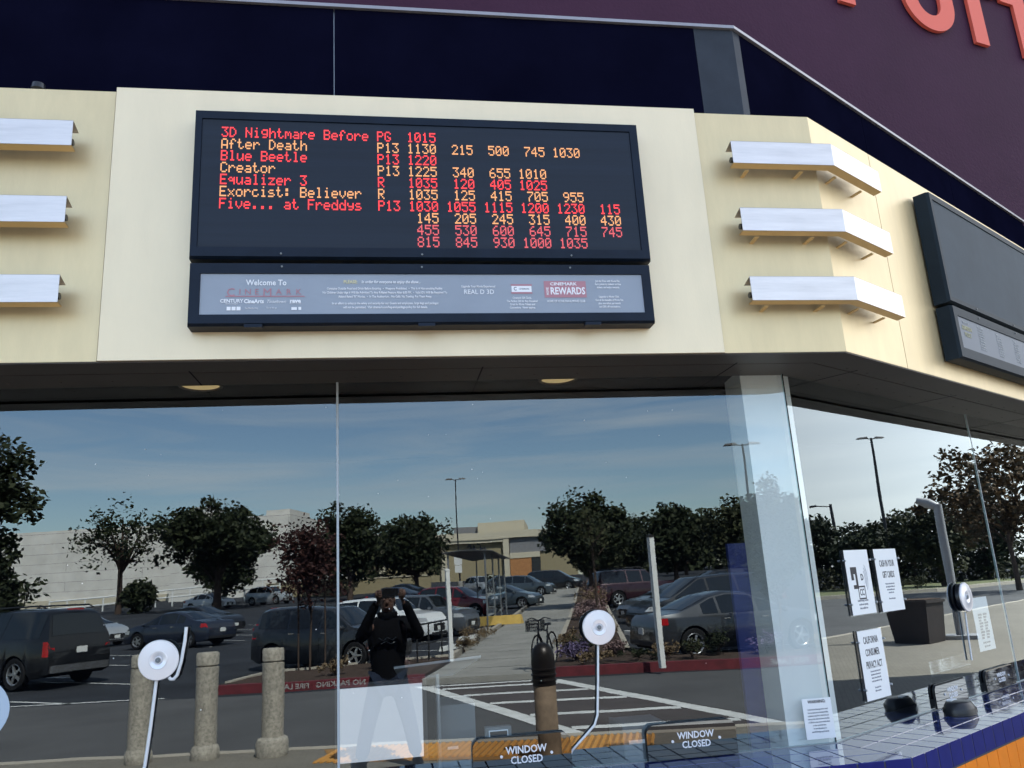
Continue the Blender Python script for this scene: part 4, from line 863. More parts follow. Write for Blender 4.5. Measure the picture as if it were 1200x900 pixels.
def car(name, label, kind, u, v, hu, hv, pt, plate=True, flip=False, extra=None, cat='car', rear=False):
    s = Shape(kind); L_ = s.L
    p = P(u, v, gz(v) + GB + .002); e = empty(name, p, D(hu, hv), label, cat, 'vehicles in the car park')
    X = lambda x: (x - .5) * L_
    xs = sorted(set([i / 44 for i in range(45)] + [a for a, _ in s.top] + [c + d * (s.r + .055) / L_ * q for c in s.wx for d in (-1, 1) for q in (1.0, .97, .85, .6, .3)] + list(s.cab)))
    a = MB(); secs = [s.sec(x) for x in xs]; n = len(secs[0]); m_ = 2 * n - 1
    vs = []
    for x, q in zip(xs, secs):
        vs += [(X(x), y, z) for y, z in q] + [(X(x), -y, z) for y, z in q[-2::-1]]
    fs = []
    for i in range(len(xs) - 1):
        for k in range(m_ - 1): fs.append((i * m_ + k, (i + 1) * m_ + k, (i + 1) * m_ + k + 1, i * m_ + k + 1))
    fs += [tuple(range(m_)), tuple(range((len(xs) - 1) * m_ + m_ - 1, (len(xs) - 1) * m_ - 1, -1))]
    a.add(vs, fs); a.build('body', pt, e, 32)
    a = MB(); a.box(X(.03), X(.97), -s.W * .40, s.W * .40, s.cl + .02, s.zb(.5) - .25); a.build('underbody', M['under'], e)
    # glass: side panels on each side, windscreen and rear window, all standing proud of the body
    c0_, c1_, c2_, c3_ = s.cab
    def sidewin(x0, x1):
        N_ = 10
        for sg in (1, -1):
            vs = []; mbx = MB()
            for i in range(N_ + 1):
                x = x0 + (x1 - x0) * i / N_; zt = s.top_(x) - .085; zb_ = s.zb(x) + .035
                if zt < zb_ + .004: zt = zb_ + .004
                for f in (0, .5, 1):
                    z = zb_ + (zt - zb_) * f; vs.append((X(x), sg * (s.side(x, z) + .006), z))
            mbx.add(vs, [(3 * i + k, 3 * i + 3 + k, 3 * i + 4 + k, 3 * i + 1 + k) for i in range(N_) for k in (0, 1)])
            mbx.build('side_window', M['car_glass'], e, 40)
    d0, d1 = s.doors
    sidewin(c0_ + (c1_ - c0_) * .55 + (.03 if kind != 'sedan' else .02), d0 - .008); sidewin(d0 + .008, d1 - .008); sidewin(d1 + .008, c3_ - .035)
    def screen(x0, x1, nm):
        mbx = MB(); N_ = 8; K = (-.9, -.5, 0, .5, .9); vs = []
        for i in range(N_ + 1):
            x = x0 + (x1 - x0) * i / N_; q = s.sec(x); 
            for k in K:
                y = k * q[5][0]; ay = abs(y)
                z = None
                for (a_, b_), (c_, d_) in zip(q[5:], q[6:]):
                    if c_ <= ay <= a_: z = b_ + (d_ - b_) * (a_ - ay) / (a_ - c_) if a_ > c_ else d_
                vs.append((X(x) + (.006 if x0 > .4 else -.006), y, (z if z else q[-1][1]) + .006))
        mbx.add(vs, [(5 * i + k, 5 * i + 5 + k, 5 * i + 6 + k, 5 * i + 1 + k) for i in range(N_) for k in range(4)]); mbx.build(nm, M['car_glass'], e, 40)
    screen(c2_ + .012, c3_ - .012, 'windscreen'); screen(c0_ + (c1_ - c0_) * .12, c1_ - (c1_ - c0_) * .06, 'rear_window')
    # lamps wrap round the corners
    def lamp(x0, x1, z0, z1, nm, mt, cap):
        for sg in (1, -1):
            mbx = MB(); N_ = 6; vs = []
            for i in range(N_ + 1):
                x = x0 + (x1 - x0) * i / N_
                for z in (z0, z1): vs.append((X(x), sg * (s.side(x, min(z, s.top_(x) - .02)) + .008), min(z, s.top_(x) - .015)))
            y1 = abs(vs[-1][1]) if cap > 0 else abs(vs[0][1]); xe = (X(x1) + .012) if cap > 0 else (X(x0) - .012)
            mbx.add(vs, [(2 * i, 2 * i + 2, 2 * i + 3, 2 * i + 1) for i in range(N_)])
            b0, b1 = (vs[-2], vs[-1]) if cap > 0 else (vs[0], vs[1])
            mbx.add([b0, b1, (xe, sg * (y1 - .16), b1[2] - .01), (xe, sg * (y1 - .16), b0[2])], [(0, 1, 2, 3)])
            mbx.build(nm, mt, e, 50)
    hz = s.belt[1]; lamp(.90, .985, hz - .27, hz - .13, 'headlight', M['head'], 1)
    tz = s.belt[0]
    if kind in ('sedan',): lamp(.006, .075, tz - .17, tz - .02, 'taillight', M['tail'], -1)
    elif kind in ('suv',): lamp(.004, .035, tz - .42, tz - .06, 'taillight', M['tail'], -1)
    else: lamp(.008, .05, tz - .22, tz + .16, 'taillight', M['tail'], -1)
    # bumpers, grille, plates
    a = MB(); wf = s.plan(.99) * .80; a.box(X(1) - .02, X(1) + .012, -wf * .72, wf * .72, .34, .34 + (s.belt[1] - .5) * .55); a.build('grille', M['trim_black'], e)
    a = MB(); a.box(X(1) - .03, X(1) + .02, -wf, wf, .20, .30); a.build('front_bumper_lip', M['trim_black'], e)
    wr_ = s.plan(.01) * .92; a = MB(); a.box(X(0) - .03, X(0) + .10, -wr_, wr_, s.cl + .12, s.cl + (.30 if kind == 'suv' else .20)); a.build('rear_bumper', M['chrome'] if kind == 'suv' and rear else M['trim_black'], e)
    zp = s.belt[0] - (.38 if kind in ('suv', 'sedan') else .34)
    if plate:
        a = MB(); a.box(X(0) - .030, X(0) - .014, -.15, .15, zp, zp + .15); a.build('number_plate', M['plate'], e)
        a = MB(); a.box(X(1) + .0125, X(1) + .022, -.15, .15, .36, .50); a.build('number_plate', M['plate'], e)
    # mirrors, handles, door gaps
    for sg in (1, -1):
        x = c3_ - .055; yy = s.side(x, s.zb(x) - .01); a = MB()
        Xm = Matrix.Translation((X(x), sg * (yy + .11), s.zb(x) + .05)) @ Matrix.Diagonal((.07, .10, .07, 1))
        a.lathe([(.05, -1), (.75, -.72), (1, 0), (.75, .72), (.05, 1)], 12, 0, Xm); a.build('door_mirror', pt, e, 60)
        for x in (d0 + .015, d1 + .015):
            z = s.zb(x) - .10; yy = s.side(x, z); a = MB(); a.box(X(x), X(x) + .17, sg * yy - .004 if sg > 0 else sg * yy - .022, sg * yy + .022 if sg > 0 else sg * yy + .004, z, z + .026); a.build('door_handle', M['chrome'] if pt in (PAINT['charcoal'], PAINT['navy']) else pt, e)
    a = MB()
    for sg in (1, -1):
        for x in (d0, d1, c3_ - .03):
            zz = [s.cl + .12 + (s.zb(x) - s.cl - .14) * f for f in (0, .35, .7, 1)]; zz = [z for z in zz if z > s.bot(x) + .02]
            vs = []
            for z in zz: y = sg * (s.side(x, z) + .002); vs += [(X(x) - .005, y, z), (X(x) + .005, y, z)]
            if len(zz) > 1: a.add(vs, [(2 * i, 2 * i + 1, 2 * i + 3, 2 * i + 2) for i in range(len(zz) - 1)])
    a.build('door_gap', M['under'], e)
    # wheels
    for cx_ in s.wx:
        for sg in (1, -1):
            Xw = Matrix.Translation((X(cx_), sg * (s.plan(cx_) - .125), s.r)) @ Matrix.Rotation(-sg * math.pi / 2, 4, 'X')
            a = MB(); r = s.r; a.lathe([(r * .66, -.10), (r * .93, -.105), (r, -.08), (r, .08), (r * .93, .105), (r * .68, .10), (r * .66, .07)], 28, 0, Xw); wh = a.build('wheel', M['tyre'], e, 40)
            a = MB(); a.lathe([(r * .70, .085), (r * .65, .098), (r * .60, .085), (r * .60, .02)], 28, 0, Xw)
            for k in range(5):
                Xs = Xw @ Matrix.Rotation(2 * math.pi * k / 5, 4, 'Z')
                a.add([Xs @ Vector(q) for q in ((r * .08, -r * .10, .085), (r * .62, -r * .055, .080), (r * .62, r * .055, .080), (r * .08, r * .10, .085), (r * .08, -r * .10, .05), (r * .62, -r * .055, .05), (r * .62, r * .055, .05), (r * .08, r * .10, .05))], [(0, 1, 2, 3), (0, 4, 5, 1), (2, 6, 7, 3)])
            a.lathe([(.001, .092), (r * .12, .09), (r * .14, .07)], 14, 0, Xw); a.build('rim', M['rim'], wh, 40)
            a = MB(); a.lathe([(.001, .018), (r * .66, .018)], 20, 0, Xw); a.build('brake_disc', M['under'], wh)
    if kind == 'suv' or extra == 'rack':
        for sg in (1, -1):
            a = MB(); y = sg * s.W * .33; a.tube([(X(.10), y, s.H - .01), (X(.13), y, s.H + .06), (X(.5), y, s.H + .065), (X(.54), y, s.H - .02)], .022, 8); a.build('roof_rail', M['trim_black'], e, 60)
    if kind == 'soul' or kind == 'suv':
        a = MB(); a.box(X(.062) - .04, X(.062), -.22, .22, s.H - .06, s.H - .03); a.build('brake_lamp', M['tail'], e)
    return e
AX = (.90, -.436)
car('parked_suv', 'black full-size suv with chrome rear bumper, at the far left of the reflection', 'suv', -13.95, 17.5, -.93, .37, PAINT['black'], cat='suv', rear=True)
car('parked_car', 'silver sedan nosing out behind the black full-size suv', 'sedan', -21.6, 33.4, .93, -.37, PAINT['silver'])
car('parked_car', 'dark blue sedan with its rear towards the left group of trees, behind the middle bollard', 'sedan', -15.2, 29.6, -.95, .31, PAINT['navy'])
car('parked_car', 'black sedan parked nose out just behind the dark blue sedan', 'sedan', -17.9, 37.6, .95, -.31, PAINT['black'])
car('parked_car', 'white sedan far off below the dense round tree', 'sedan', -31.2, 69, .95, -.31, PAINT['white'])
car('parked_suv', 'silver crossover far off to the right of the white sedan', 'crossover', -26.6, 71.5, .95, -.31, PAINT['silver'], cat='suv')
car('parked_car', 'boxy charcoal hatchback behind the staked purple-leaved tree', 'soul', -5.45, 18.1, .955, -.297, PAINT['charcoal'], plate=True)
car('parked_car', 'white hatchback directly behind the standing photographer', 'hatch', -5.6, 25.9, .95, -.31, PAINT['white'])
car('parked_car', 'grey hatchback between the white hatchback and the handrail', 'hatch', -4.55, 27.6, .95, -.31, PAINT['grey'])
car('parked_suv', 'deep red crossover parked beside the footpath', 'crossover', -4.6, 38.2, .95, -.31, PAINT['red'], cat='suv')
car('parked_car', 'black sedan far down the left row, left of the shelter', 'sedan', -11.3, 60, .95, -.31, PAINT['black'])
car('parked_suv', 'silver crossover far down the row under the shelter roof', 'crossover', -6.0, 66, .5, -.86, PAINT['silver'], cat='suv')
car('parked_suv', 'teal grey suv far along the left edge of the footpath', 'crossover', -1.9, 59, .97, -.22, PAINT['teal'], cat='suv')
car('parked_car', 'teal sedan mostly hidden by the shelter panels', 'sedan', -2.6, 44.5, .95, -.31, PAINT['teal'])
car('parked_suv', 'black van at the far end of the footpath', 'van', .2, 69, .97, -.2, PAINT['black'], cat='van')
car('parked_car', 'charcoal sedan with silver wheels behind the kerb at the right', 'sedan', 4.85, 16.3, .955, .297, PAINT['charcoal'])
car('parked_van', 'black minivan parked nose in behind the charcoal sedan', 'van', 5.55, 23.6, -.955, -.297, PAINT['black'], cat='van')
car('parked_car', 'dark grey sedan nosing in beyond the black minivan', 'sedan', 5.3, 28.5, -.955, -.297, PAINT['grey'])
car('parked_suv', 'dark wine suv farther down the right row', 'suv', 4.9, 41, .955, .297, PAINT['wine'], cat='suv')
car('parked_car', 'black sedan deep in the right rows under the trees', 'sedan', 10.5, 48, -.955, -.297, PAINT['black'])
car('parked_car', 'dark blue sedan deep in the left rows behind the red crossover', 'sedan', -10.2, 51, .95, -.31, PAINT['navy'])

# ================================================================== street furniture of the car park
M['exposed'] = mat('exposed_aggregate_concrete', (0.39, 0.36, 0.31), 0.9, spec=0.2, var=0.38, vscale=28, bump=0.8, bscale=90, detail=4)
def bollard(u, v, lab, h=1.2, rb=.188, hb=.15):
    e = empty('concrete_bollard', P(u, v, 0), 0, lab, 'bollard', 'concrete bollards along the kerb')
    a = MB(); a.lathe([(rb - .005, 0), (rb, .02), (rb, hb), (rb - .015, hb + .035), (.13, hb + .055)], 28); a.build('base', M['exposed'], e, 35)
    a = MB(); a.lathe([(.128, hb + .055), (.128, h - .165), (.114, h - .16), (.114, h - .145), (.128, h - .14), (.128, h - .02), (.116, h), (.001, h + .003)], 28); a.build('shaft', M['exposed'], e, 35)
bollard(-4.19, 5.62, 'concrete bollard behind the left intercom disc, leftmost of three', 1.2, .155, .10); bollard(-3.41, 5.66, 'concrete bollard in the middle of the three', 1.18, .16, .10); bollard(-2.62, 5.66, 'concrete bollard on a broad base, rightmost of three', 1.19)
M['bronze'] = mat('dark_bronze_metal', (0.025, 0.020, 0.018), 0.35, 0.5)
M['bollard_tan'] = mat('weathered_tan_bollard', (0.22, 0.155, 0.105), 0.8, var=0.4, vscale=6)
e = empty('bollard_light', P(.62, 4.66, 0), 0, 'dark domed bollard light on a tan post between the two windows', 'bollard light')
a = MB(); a.lathe([(.118, 0), (.118, .72), (.115, .725)], 28); a.build('post', M['bollard_tan'], e, 40)
a = MB(); a.lathe([(.124, .726), (.124, .80), (.126, .95), (.122, 1.02), (.106, 1.08), (.07, 1.12), (.03, 1.138), (.001, 1.14)], 28); a.build('dome', M['bronze'], e, 40)
for i in range(3):
    a = MB(); z = .77 + i * .055; a.lathe([(.1245, z), (.136, z - .004), (.136, z + .010), (.1245, z + .016)], 28); a.build('louvre', M['bronze'], e, 40)
# lamp posts
M['pole'] = mat('dark_bronze_pole', (0.03, 0.028, 0.030), 0.5, 0.4)
M['pole_grey'] = mat('grey_painted_pole', (0.30, 0.30, 0.31), 0.5, 0.2, var=0.05)
def lamp_post(pos, h, lab, heads=2, r=.09, ang=0.0):
    e = empty('street_lamp', pos, ang, lab, 'street lamp', 'tall parking lot lamps')
    a = MB(); a.tube([(0, 0, 0), (0, 0, h)], [r, r * .7], 12); a.build('pole', M['pole'], e, 40)
    a = MB(); a.lathe([(.3, 0), (.3, .7), (.25, .74), (.001, .75)], 16); a.build('footing', M['concrete'], e, 40)
    for sg in ((1, -1) if heads == 2 else (1,)):
        a = MB(); a.tube([(0, 0, h - .1), (sg * .5, 0, h - .03)], .035, 8); a.build('arm', M['pole'], e)
        a = MB(); a.add([(sg * x, y, h + z) for x, y, z in ((.35, -.2, -.05), (1.15, -.2, -.05), (1.15, .2, -.05), (.35, .2, -.05), (.42, -.15, .10), (1.08, -.15, .06), (1.08, .15, .06), (.42, .15, .10))], [(0, 1, 2, 3), (4, 5, 6, 7), (0, 1, 5, 4), (1, 2, 6, 5), (2, 3, 7, 6), (3, 0, 4, 7)]); a.build('lamp_head', M['pole'], e)
    return e
lp = lamp_post(P(-10.5, 87), 12.2, 'tall thin lamp post beside the flat-roofed store'); lamp_post(P(12.95, 46.7), 9.0, 'tall double-headed lamp post beside the corner pier', ang=.3)
lamp_post(Vector((67.2, 7.0, 0)), 11.6, 'tall double-headed lamp post against the white sky in the angled glass', ang=1.2, r=.14)
e = empty('lamp_column', Vector((18.45, 3.22, 0)), 0.2, 'grey column lamp with a cranked head on the paved plaza', 'street lamp')
a = MB(); a.tube([(0, 0, .08), (0, 0, 3.0)], [.095, .085], 20); a.build('column', M['pole_grey'], e, 40)
a = MB(); a.box(-.32, .32, -.32, .32, 0, .085); a.build('base_plate', M['pole_grey'], e)
a = MB(); a.tube([(0, 0, 2.94), (.03, -.18, 3.05), (.05, -.42, 3.14)], [.085, .11, .07], 14); a.build('lamp_head', M['pole_grey'], e, 50)
e = empty('planter_box', Vector((17.9, 2.3, 0)), .55, 'dark brown square planter box on the paved plaza', 'planter')
M['planter'] = mat('dark_brown_planter', (0.020, 0.013, 0.012), 0.7, var=.2)
a = MB(); a.add([(x * k, y * k, z) for z, k in ((0, .37), (.88, .45)) for x, y in ((-1, -1), (1, -1), (1, 1), (-1, 1))], [(0, 1, 5, 4), (1, 2, 6, 5), (2, 3, 7, 6), (3, 0, 4, 7), (0, 3, 2, 1)]); a.box(-.48, .48, -.48, .48, .84, .90); a.build('box', M['planter'], e)
a = MB(); a.box(-.42, .42, -.42, .42, .905, .92); a.build('soil', M['mulch'], e)
# white sign posts and the reserved-parking sign
M['post_white'] = mat('white_square_post', (0.72, 0.72, 0.70), 0.6, var=.06)
def sign_post(u, v, h, lab, w_=.05):
    e = empty('sign_post', P(u, v), D(.9, .4), lab, 'sign post', 'white square posts by the crossing')
    a = MB(); a.box(-w_, w_, -w_, w_, 0, h); a.build('post', M['post_white'], e)
    a = MB(); a.box(-w_ - .012, w_ + .012, -w_ - .012, w_ + .012, h, h + .03); a.add([(-w_, -w_, h + .031), (w_, -w_, h + .031), (w_, w_, h + .031), (-w_, w_, h + .031), (0, 0, h + .07)], [(0, 1, 4), (1, 2, 4), (2, 3, 4), (3, 0, 4), (0, 3, 2, 1)]); a.build('cap', M['bronze'] if w_ > .052 else M['post_white'], e)
sign_post(-2.0, 16.4, 2.2, 'white square post beside the black handrail'); sign_post(2.74, 12.55, 2.55, 'taller white square post with dark cap beside the charcoal sedan', .055)
# black handrail of the ramp
M['rail'] = mat('black_painted_rail', (0.012, 0.012, 0.013), 0.45)
e = empty('handrail', P(-2.78, 16.5), 0, 'black tube handrail between the planting bed and the footpath', 'handrail')
b0 = P(-2.78, 16.5); pts_ = [(-2.80, 16.3), (-2.62, 16.9), (-2.40, 17.6), (-2.3, 18.2)]
for i, (u, v) in enumerate(pts_):
    q = P(u, v) - b0; a = MB(); a.tube([(q.x, q.y, 0), (q.x, q.y, .92)], .022, 8); a.build('post', M['rail'], e, 60)
for z in (.93, .45):
    a = MB(); a.tube([tuple((P(u, v) - b0) + Vector((0, 0, z))) for u, v in pts_], .024, 8); a.build('rail', M['rail'], e, 60)
# shelter with posts and clear panels
M['shelter_metal'] = mat('grey_shelter_metal', (0.20, 0.21, 0.22), 0.45, 0.4)
e = empty('trolley_shelter', P(-2.0, 26.8), D(0, 1), 'grey open shelter with slim posts and dark curved roof left of the footpath', 'shelter')
for i in range(4):
    for y, hh in ((0, 2.95), (-1.4, 2.95)):
        if y and i in (1, 2): continue
        a = MB(); a.tube([(i * 3.4, y, 0), (i * 3.4, y, hh)], .036, 10); a.build('post', M['shelter_metal'], e, 60)
a = MB(); vs = []
for i in range(9):
    f = i / 8; y = .3 - 1.9 * f; z = 2.92 + .06 * math.sin(math.pi * f)
    vs += [(-.2, y, z), (10.4, y, z), (-.2, y, z + .03), (10.4, y, z + .03)]
a.add(vs, [q for i in range(8) for q in ((4 * i, 4 * i + 1, 4 * i + 5, 4 * i + 4), (4 * i + 2, 4 * i + 6, 4 * i + 7, 4 * i + 3), (4 * i, 4 * i + 4, 4 * i + 6, 4 * i + 2), (4 * i + 1, 4 * i + 3, 4 * i + 7, 4 * i + 5))] + [(0, 2, 3, 1), (32, 33, 35, 34)])
a.build('roof', mat('grey_shelter_roof', (0.075, 0.078, 0.085), 0.5), e, 40)
for i in range(3):
    a = MB(); a.box(i * 3.4 + .12, i * 3.4 + 3.28, -.01, .01, .5, 2.1); a.build('panel', M['acrylic'], e)
e = empty('parking_block', P(-1.85, 30.0), D(1, -.2), 'low yellow kerb block at the foot of the shelter', 'kerb block')
a = MB(); a.add([(x, y, z) for x, y, z in ((-1, -.25, 0), (1, -.25, 0), (1, .25, 0), (-1, .25, 0), (-.95, -.12, .36), (.95, -.12, .36), (.95, .12, .36), (-.95, .12, .36))], [(0, 1, 2, 3), (4, 5, 6, 7), (0, 1, 5, 4), (1, 2, 6, 5), (2, 3, 7, 6), (3, 0, 4, 7)]); a.build('block', mat('yellow_painted_block', (0.60, 0.40, 0.10), .8, var=.15), e)
for i, (u, v, lab) in enumerate(((-2.6, 21.4, 'white wheel stop nearest the handrail'), (-2.5, 24.9, 'white wheel stop in front of the grey hatchback'), (-2.4, 28.3, 'white wheel stop behind the grey hatchback'), (3.0, 19.0, 'pale wheel stop right of the footpath planting'), (3.05, 22.2, 'pale wheel stop farther back, right of the footpath planting'))):
    e = empty('wheel_stop', P(u, v, gz(v) + GB), D(.3, 1) if u < 0 else D(-.3, 1), lab, 'wheel stop', 'concrete wheel stops')
    a = MB(); a.add([(x, y, z) for x, y, z in ((-.9, -.09, 0), (.9, -.09, 0), (.9, .09, 0), (-.9, .09, 0), (-.85, -.06, .13), (.85, -.06, .13), (.85, .06, .13), (-.85, .06, .13))], [(0, 1, 2, 3), (4, 5, 6, 7), (0, 1, 5, 4), (1, 2, 6, 5), (2, 3, 7, 6), (3, 0, 4, 7)]); a.build('block', M['line'], e)
# bicycle leaning by the bed
e = empty('bicycle', P(.42, 13.75, 0), D(-.30, -.95), 'black bicycle with a front basket parked at the end of the footpath', 'bicycle')
WZ = .34
for x in (-.52, .52):
    a = MB(); pts = [(x + WZ * math.cos(2 * math.pi * k / 28), 0, WZ + WZ * math.sin(2 * math.pi * k / 28)) for k in range(29)]; a.tube(pts, .018, 6, cap=False); a.build('tyre', M['tyre'], e, 60)
    a = MB()
    for k in range(12): g_ = math.pi * 2 * k / 12; a.tube([(x, 0, WZ), (x + (WZ - .015) * math.cos(g_), 0, WZ + (WZ - .015) * math.sin(g_))], .002, 4)
    a.build('spokes', M['chrome'], e)
a = MB()
for q in (((-.52, 0, .34), (-.12, 0, .30)), ((-.12, 0, .30), (-.26, 0, .80)), ((-.52, 0, .34), (-.23, 0, .70)), ((-.24, 0, .72), (.36, 0, .80)), ((-.12, 0, .30), (.37, 0, .72)), ((.34, 0, .90), (.52, 0, .34))): a.tube(q, .018, 8)
a.build('frame', M['black_plastic'], e, 60)
a = MB(); a.tube([(.28, -.27, 1.0), (.34, -.15, 1.04), (.34, 0, .97), (.34, .15, 1.04), (.28, .27, 1.0)], .013, 8); a.tube([(.34, 0, .90), (.34, 0, .98)], .014, 8); a.build('handlebar', M['black_plastic'], e, 60)
a = MB(); a.lathe([(.001, 0), (.10, .0), (.09, .05), (.001, .06)], 14, 0, Matrix.Translation((-.28, 0, .84)) @ Matrix.Diagonal((1.4, .8, 1, 1))); a.tube([(-.26, 0, .78), (-.27, 0, .85)], .014, 8); a.build('saddle', M['black_plastic'], e, 50)
a = MB()
for z in (.78, .85, .92, .99): a.tube([(.42, -.17, z), (.70, -.17, z), (.70, .17, z), (.42, .17, z), (.42, -.17, z)], .006, 5)
for k in range(9):
    for y in (-.17, .17): a.tube([(.42 + k * .035, y, .78), (.42 + k * .035, y, .99)], .005, 4)
for k in range(9):
    for x in (.42, .70): a.tube([(x, -.17 + k * .0425, .78), (x, -.17 + k * .0425, .99)], .005, 4)
a.box(.42, .70, -.17, .17, .775, .785); a.build('basket', M['black_plastic'], e)
# NO PARKING FIRE LANE on the red kerbs
M['kerb_white'] = mat('faded_white_stencil', (0.34, 0.32, 0.31), 0.8, var=.4, vscale=12)
def kerb_text(u0, v0, u1, v1, s, size, lab):
    A = P(u0, v0, 0); B = P(u1, v1, 0); d = (B - A).normalized()        # the lettering faces the booth
    nrm = Vector((-d.y, d.x, 0)); nrm = nrm if nrm.dot(Vector((0, 0, 0)) - A) > 0 else -nrm
    right = Vector((0, 0, 1)).cross(nrm); X = Matrix((right, Vector((0, 0, 1)), nrm)).transposed().to_4x4(); X.translation = (A + B) / 2 + nrm * .084 + Vector((0, 0, -.03))
    a = MB(); text_mb(a, s, size, X, 0, 'CENTER', .001, 1.15, .003)
    o = a.build('kerb_lettering', M['kerb_white']); tag(o, lab, 'kerb lettering')
kerb_text(-6.3, 13.24, -2.3, 13.155, 'NO PARKING   FIRE LANE', .15, 'white NO PARKING FIRE LANE stencilled on the red kerb behind the bollards')
kerb_text(3.2, 13.08, 8.6, 12.845, 'NO PARKING   FIRE LANE', .15, 'white NO PARKING FIRE LANE stencilled on the red kerb before the charcoal sedan')

# ================================================================== buildings beyond the car park
M['stucco_white'] = pav_mat('white_panel_wall', (0.70, 0.67, 0.62), (0.67, 0.64, 0.59), 0.18, 4.0, .25, .006, .9, (0.42, .40, .37), upright=True)
M['stucco_tan'] = mat('tan_store_wall', (0.30, 0.25, 0.15), 0.9, var=.08)
M['stucco_pale'] = mat('pale_store_band', (0.56, 0.50, 0.38), 0.9, var=.05)
M['roof_grey'] = mat('grey_roof_box', (0.20, 0.20, 0.21), 0.8, var=.1)
M['ply'] = mat('orange_plywood', (0.42, 0.19, 0.07), 0.8, var=.25)
M['store_glass'] = mat('dark_shop_glass', (0.02, 0.024, 0.03), 0.1)
def ubox(mb, u0, u1, v0, v1, z0, z1, base, m=0):
    q = [P(u0, v0, 0) - base, P(u1, v0, 0) - base, P(u1, v1, 0) - base, P(u0, v1, 0) - base]
    mb.prism([(p.x, p.y) for p in q], z0 - base.z, z1 - base.z, m)
B0 = P(-60, 111, 1.8); e = empty('department_store', B0, 0, 'long windowless white department store behind the left trees', 'store')
a = MB(); ubox(a, -120, -51.9, 111, 170, 1.5, 13.3, B0); a.build('wing', M['stucco_white'], e)
a = MB(); ubox(a, -51.8, -35.4, 103, 165, 1.5, 13.0, B0); a.build('block', M['stucco_white'], e)
a = MB(); q = P(-53, 116, 0) - B0; a.lathe([(2.7, 0), (2.7, 1.2), (2.85, 1.25), (2.85, 1.5), (2.6, 1.55), (2.6, 2.1), (2.0, 2.5), (.01, 2.55)], 28, 0, Matrix.Translation((q.x, q.y, 13.3 - B0.z))); a.build('roof_drum', mat('pale_metal_drum', (.5, .5, .5), .5, .4), e, 40)
a = MB(); ubox(a, -51.6, -47.5, 103.1, 112, 13.0, 13.9, B0); ubox(a, -38.6, -35.5, 103.1, 112, 13.0, 13.7, B0); a.build('parapet_tower', M['stucco_white'], e)
a = MB(); ubox(a, -120, -52.0, 110.6, 110.95, 1.5, 3.4, B0); a.build('plinth', M['stucco_pale'], e)
B1 = P(-8, 136, 2.6); e = empty('store_building', B1, 0, 'flat-roofed tan store with boarded orange entrance at the end of the footpath', 'store')
a = MB(); ubox(a, -50, 4, 137, 175, 2.2, 10.0, B1); a.build('wall', M['stucco_tan'], e)
a = MB(); ubox(a, -44, -.6, 136.1, 137, 9.7, 10.9, B1); ubox(a, -44, -8.9, 136.3, 136.95, 9.2, 9.69, B1); a.build('cornice', M['stucco_pale'], e)
for u in (-30.2, -19.3, -8.4):
    a = MB(); ubox(a, u - .5, u + .5, 136.2, 136.99, 2.4, 9.19 if u < -9 else 9.69, B1); a.build('pier', M['stucco_pale'], e)
a = MB(); ubox(a, -7.8, -.6, 136.7, 136.98, 7.2, 9.69, B1); a.build('entrance_wall', M['roof_grey'], e)
a = MB(); ubox(a, -7.8, -2.6, 136.3, 136.69, 6.3, 7.19, B1); a.build('lintel', M['stucco_pale'], e)
a = MB(); ubox(a, -7.8, -4.2, 136.4, 136.9, 2.6, 6.29, B1); a.build('boarding', M['ply'], e)
a = MB(); ubox(a, -4.15, -2.6, 136.5, 136.9, 2.6, 6.29, B1); a.build('door_glass', M['store_glass'], e)
a = MB(); ubox(a, -13.6, -5.2, 141, 158, 10.0, 13.0, B1); a.build('roof_unit', M['stucco_pale'], e)
a = MB(); ubox(a, -18, -13.7, 142, 158, 10.0, 12.4, B1); a.build('roof_unit', M['roof_grey'], e)
a = MB(); rng = random.Random(5)
for row, (z, w0, w1, hh) in enumerate(((8.6, -15.2, -11.9, 1.1), (7.4, -14.7, -12.2, .7))):
    u = w0
    while u < w1:
        pts = [tuple(P(u + rng.uniform(-.1, .55), 136.9, z + rng.uniform(-.5, .5) * hh) - B1) for _ in range(5)]; a.tube(pts, .10, 6); u += .55
a.build('script_sign', mat('blue_black_script', (0.02, 0.025, 0.06), .5), e, 60)
B2 = P(-40, 150, 3); e = empty('low_building', B2, 0, 'low tan building glimpsed between the trees left of the flat-roofed store', 'building')
a = MB(); ubox(a, -75, -35.5, 140, 160, 2.2, 8.6, B2); a.build('wall', M['stucco_tan'], e)
a = MB(); ubox(a, -75.4, -35.2, 139.6, 160.4, 8.6, 9.6, B2); a.build('roof', M['roof_grey'], e)
e = empty('boundary_wall', P(-21, 88), D(1, 0), 'low pale yellow wall behind the left row of cars', 'wall')
a = MB(); a.box(-12, 7, -.12, .12, -.2, 1.5); a.build('wall', M['stucco_tan'], e); a = MB(); a.box(-12.1, 7.1, -.2, .2, 1.5, 1.62); a.build('capping', M['stucco_pale'], e)
# white railing of the ramp before the department store
M['rail_white'] = mat('white_rail', (0.72, 0.73, 0.72), 0.5)
e = empty('ramp_railing', P(-42, 84), D(1, 0), 'white ramp railing in front of the department store', 'railing')
for z in (.35, 1.15): a = MB(); a.tube([(-14, 0, z), (12, 0, z + 1.0)], .085, 8); a.build('rail', M['rail_white'], e)
for i in range(14): a = MB(); x = -14 + i * 2; a.tube([(x, 0, -1), (x, 0, 1.2 + (x + 14) / 26)], .085, 8); a.build('post', M['rail_white'], e)
